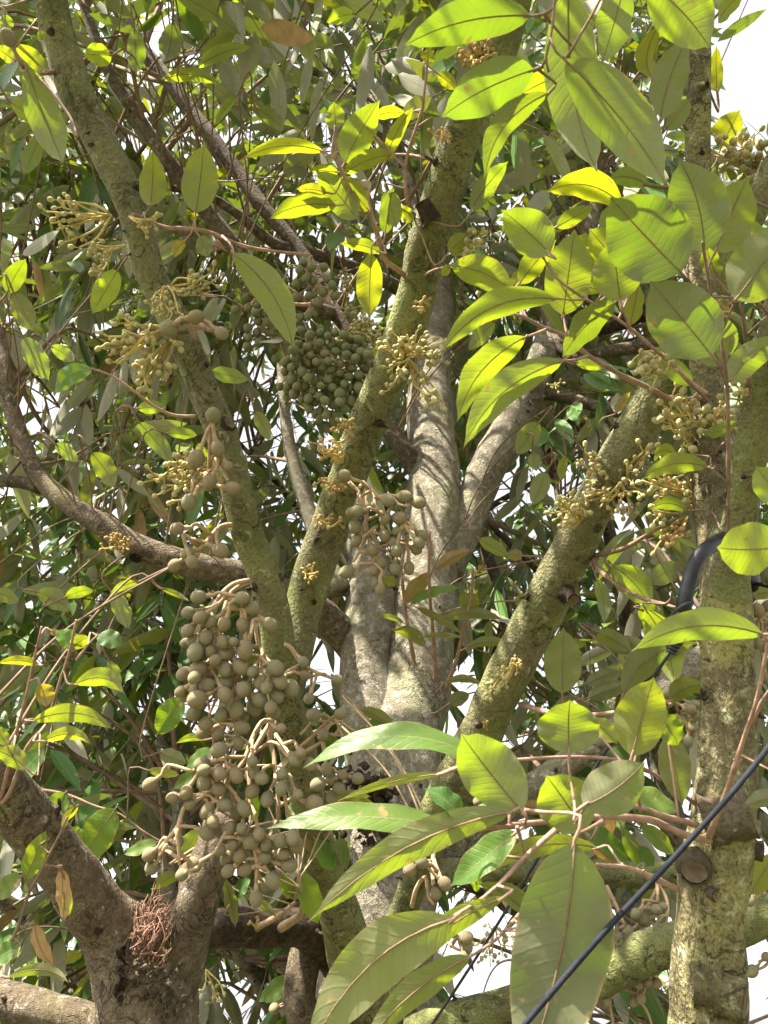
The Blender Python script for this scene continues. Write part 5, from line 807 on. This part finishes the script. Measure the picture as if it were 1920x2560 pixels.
def grid_targets(nx, ny, d0, d1, x0=-170, x1=2090, y0=-260, y1=2720, skip=.0):
    out = []
    for i in range(nx):
        for j in range(ny):
            px = x0 + (x1 - x0) * (i + random.random()) / nx; py = y0 + (y1 - y0) * (j + random.random()) / ny
            if random.random() < hole_p(np.array([px]), np.array([py]))[0] or random.random() < skip: continue
            p = P(px, py, random.uniform(d0, d1))
            if p[2] > .9: out.append(p)
    return out
# leaves overhead are left out along the sun's path to light these places
LIT = [(1085, 1040, 2.6, .17), (1065, 1330, 2.3, .16), (900, 1480, 2.15, .12), (1010, 1800, 2.0, .08), (1250, 1090, 2.48, .15), (850, 1230, 1.25, .13), (800, 1400, 1.27, .09), (960, 950, 1.21, .10), (1040, 740, 1.15, .06), (1760, 1000, 1.08, .14), (1770, 1200, 1.05, .10), (1780, 1850, .92, .10),
    (1760, 2350, .86, .09), (1740, 2080, .88, .06), (1500, 1230, 1.2, .10), (1360, 1500, 1.25, .08), (1620, 1010, 1.17, .07), (450, 2250, 1.17, .07), (740, 2480, 1.46, .08), (430, 1400, 1.85, .14), (830, 1180, 1.15, .09), (480, 1500, 1.03, .11), (600, 1560, 1.03, .08), (480, 1680, 1.03, .06), (670, 1660, 1.05, .06), (540, 1880, 1.02, .11), (700, 1980, 1.04, .06), (390, 2130, .99, .07), (600, 2080, 1.02, .06), (290, 800, 1.08, .06), (520, 1180, 1.06, .06), (470, 1360, 1.07, .06), (940, 1260, 1.15, .10),
    (1250, 330, .69, .07), (1300, 560, .85, .12), (1180, 700, .82, .10), (1150, 900, .82, .12), (1050, 620, .95, .10), (1650, 720, .73, .03), (1420, 130, .7, .06), (1560, 380, .66, .05), (920, 330, 1.05, .09), (850, 420, 1.05, .08), (930, 690, 1.1, .06), (230, 470, 1.1, .04), (500, 440, 1.1, .06), (120, 290, 1.08, .05), (640, 700, 1.1, .06),
    (1700, 1560, .68, .10), (1490, 1660, 1.0, .09), (1290, 1950, .62, .09), (1400, 2030, .66, .06), (1150, 2180, .66, .05), (1000, 2450, .58, .06), (1700, 560, .74, .05), (180, 1690, .9, .08), (250, 1800, .9, .07), (520, 730, 1.1, .06), (350, 420, 1.1, .05), (1560, 1220, 1.1, .12), (1700, 1080, 1.07, .08), (200, 2080, 1.3, .05), (370, 2320, 1.12, .06)]
LITP = np.array([P(x, y, d) for x, y, d, r in LIT]); LITR = np.array([r for *_, r in LIT])
E1 = unit(np.cross(sd, [0, 1, 0])); E2 = np.cross(sd, E1)
FRONT = np.concatenate([c[::3, :3] for kk in ('F', 'J', 'N') for c in LIMB_PTS[kk]])
def in_gap(p):
    q = p - LITP; a = q @ sd; return bool(np.any((a > .05) & (np.sqrt(np.maximum(0, (q * q).sum(1) - a * a)) < LITR + .03)))
def sun_gap(mid):
    keep = np.ones(len(mid), bool)
    a = np.stack([mid @ E1, mid @ E2], 1); h = mid @ sd
    for p, r in zip(LITP, LITR):
        m = (np.hypot(a[:, 0] - p @ E1, a[:, 1] - p @ E2) < r + .06) & (h > p @ sd + .05); keep &= ~(m & (rng.random(len(mid)) < .97))
    f = np.stack([FRONT @ E1, FRONT @ E2], 1); fh = FRONT @ sd
    for i in np.nonzero(keep)[0]:
        if noise.noise(Vector((a[i, 0] * 4.5, a[i, 1] * 4.5, 3.3))) > .02: continue
        m = (np.hypot(f[:, 0] - a[i, 0], f[:, 1] - a[i, 1]) < .16) & (fh < h[i] - .3)
        if m.any() and random.random() < .85: keep[i] = False
    return keep
rootsC = np.concatenate([c[::3] for c in LIMB_PTS['C']])
upper = []     # unseen boughs added above and behind the viewer to throw dappled shade
for _ in range(UPPER_N if 'UPPER_N' in globals() else 60):
    c0 = P(random.uniform(-100, 1950), random.uniform(100, 2500), random.uniform(.9, 2.2)); upper.append(c0 + sd * random.uniform(1.0, 2.6))
caps = []  # extra boughs added on the sunward side to shade the background crowns
for _ in range(85):
    c0 = P(random.uniform(-300, 2100), random.uniform(0, 2500), random.uniform(2.2, 5)); caps.append(c0 + sd * random.uniform(.9, 2.6))
caps = [p for p in caps if proj(p)[2] > 1.9 or proj(p)[2] < .2]
rootsU = np.concatenate([np.array([q for q in c[::4] if proj(q[:3])[1] < -170] or np.zeros((0, 4))).reshape(-1, 4) for c in LIMB_PTS['F']])
n1 = crown(TREE, [(rootsC, grid_targets(11, 14, 2.05, 3.0)), (rootsU, upper), (rootsC, caps[:30])], None, 4, 9)
shade = []  # targets for unseen boughs, added to shade the big leaves beneath
def px_t(x, y): return (x < 1010 and y > 1900) or (1300 < x < 1400 and y > 2250)
for x, y, d in [(1130, 60, .67), (1230, 90, .67), (1200, 230, .68), (1150, 270, .68), (1620, 520, .72), (1580, 600, .72), (1720, 480, .74), (1850, 520, .8), (1840, 640, .73), (1690, 830, .72), (1620, 800, .72), (1550, 60, .7), (1700, 60, .63), (1680, 200, .9), (1350, 2300, .58), (1380, 2450, .58), (1250, 1900, .62), (1480, 1900, .62), (800, 1970, .66), (950, 1945, .66), (850, 2070, .66), (1000, 2050, .64)]:
    for k in range(5 if px_t(x, y) else 2): shade.append(P(x, y, d) + sd * random.uniform(.55, 1.5) + rng.normal(size=3) * .05)
rootsN = np.array([q for c in LIMB_PTS['N'] for q in c[::4] if proj(q[:3])[1] < -170])
crown(NTREE, rootsN, shade, 3, 8)  # out-of-view crown made only of the added shading boughs
# neighbouring durian trees behind
def back_tree(px, py, d, label, targets, r=.09, lean=(0, 0), top=4.6):
    p = P(px, py, d); x, y = p[0], p[1]; t = empty('durian_tree', (x, y, 0), label, 'tree', 'durian trees standing behind'); mb = MB(); R_ = []
    tr = [(x, y, -.1, r * 1.35), (x, y, .5, r), (x + lean[0] * .3, y + lean[1] * .3, 2, r * .85), (x + lean[0] * .6, y + lean[1] * .6, 3.4, r * .65), (x + lean[0], y + lean[1], top, r * .35), (x + lean[0], y + lean[1], top + 1.2, r * .12)]
    c = tube(mb, tr, 16, .06, .08); mb.build('trunk', M['bark_grey'], t); R_.append(c[len(c) // 5:])
    for k in range(9):
        b = c[int(len(c) * random.uniform(.28, .9))]; a = random.uniform(0, 6.28); l = random.uniform(.7, 1.6); dv = np.array([math.cos(a), math.sin(a), random.uniform(.1, .9)])
        mb = MB(); cc = tube(mb, [(*b[:3], b[3] * .6), (*(b[:3] + dv * l * .5 + [0, 0, .05]), b[3] * .4), (*(b[:3] + dv * l), b[3] * .18)], 10, .05, .08); mb.build('limb', M['bark_brown'], t); R_.append(cc)
    return crown(t, np.concatenate(R_), targets, 4, 10, (.13, .21), .6)
def split(tg, lo, hi): return [p for p in tg if lo <= proj(p)[0] < hi]
tgB = grid_targets(15, 20, 3.0, 4.2) + caps[30:]; tgF = grid_targets(19, 24, 4.4, 6.2, skip=.05)
n2 = back_tree(330, 1500, 3.9, 'durian tree behind the limb that runs left from the pale trunk', split(tgB, -500, 640), .07)
n3 = back_tree(905, 1500, 4.0, 'durian tree straight behind the pale trunk, its twigs filling the gaps between the mossy limbs', split(tgB, 640, 1300), .08)
n4 = back_tree(1560, 1500, 3.9, 'durian tree behind the upright yellow green stem and the low horizontal limbs', split(tgB, 1300, 3000), .07)
n5 = back_tree(200, 1400, 5.6, 'farther durian tree, seen as bright specks of leaf behind the dark forked stem', split(tgF, -500, 980), .1)
n6 = back_tree(1420, 1400, 5.8, 'farther durian tree glimpsed between the pale trunk and the rightmost stem', split(tgF, 980, 3000), .1)
print('leaves', n1, n2, n3, n4, n5, n6, 'objects', len(S.objects))
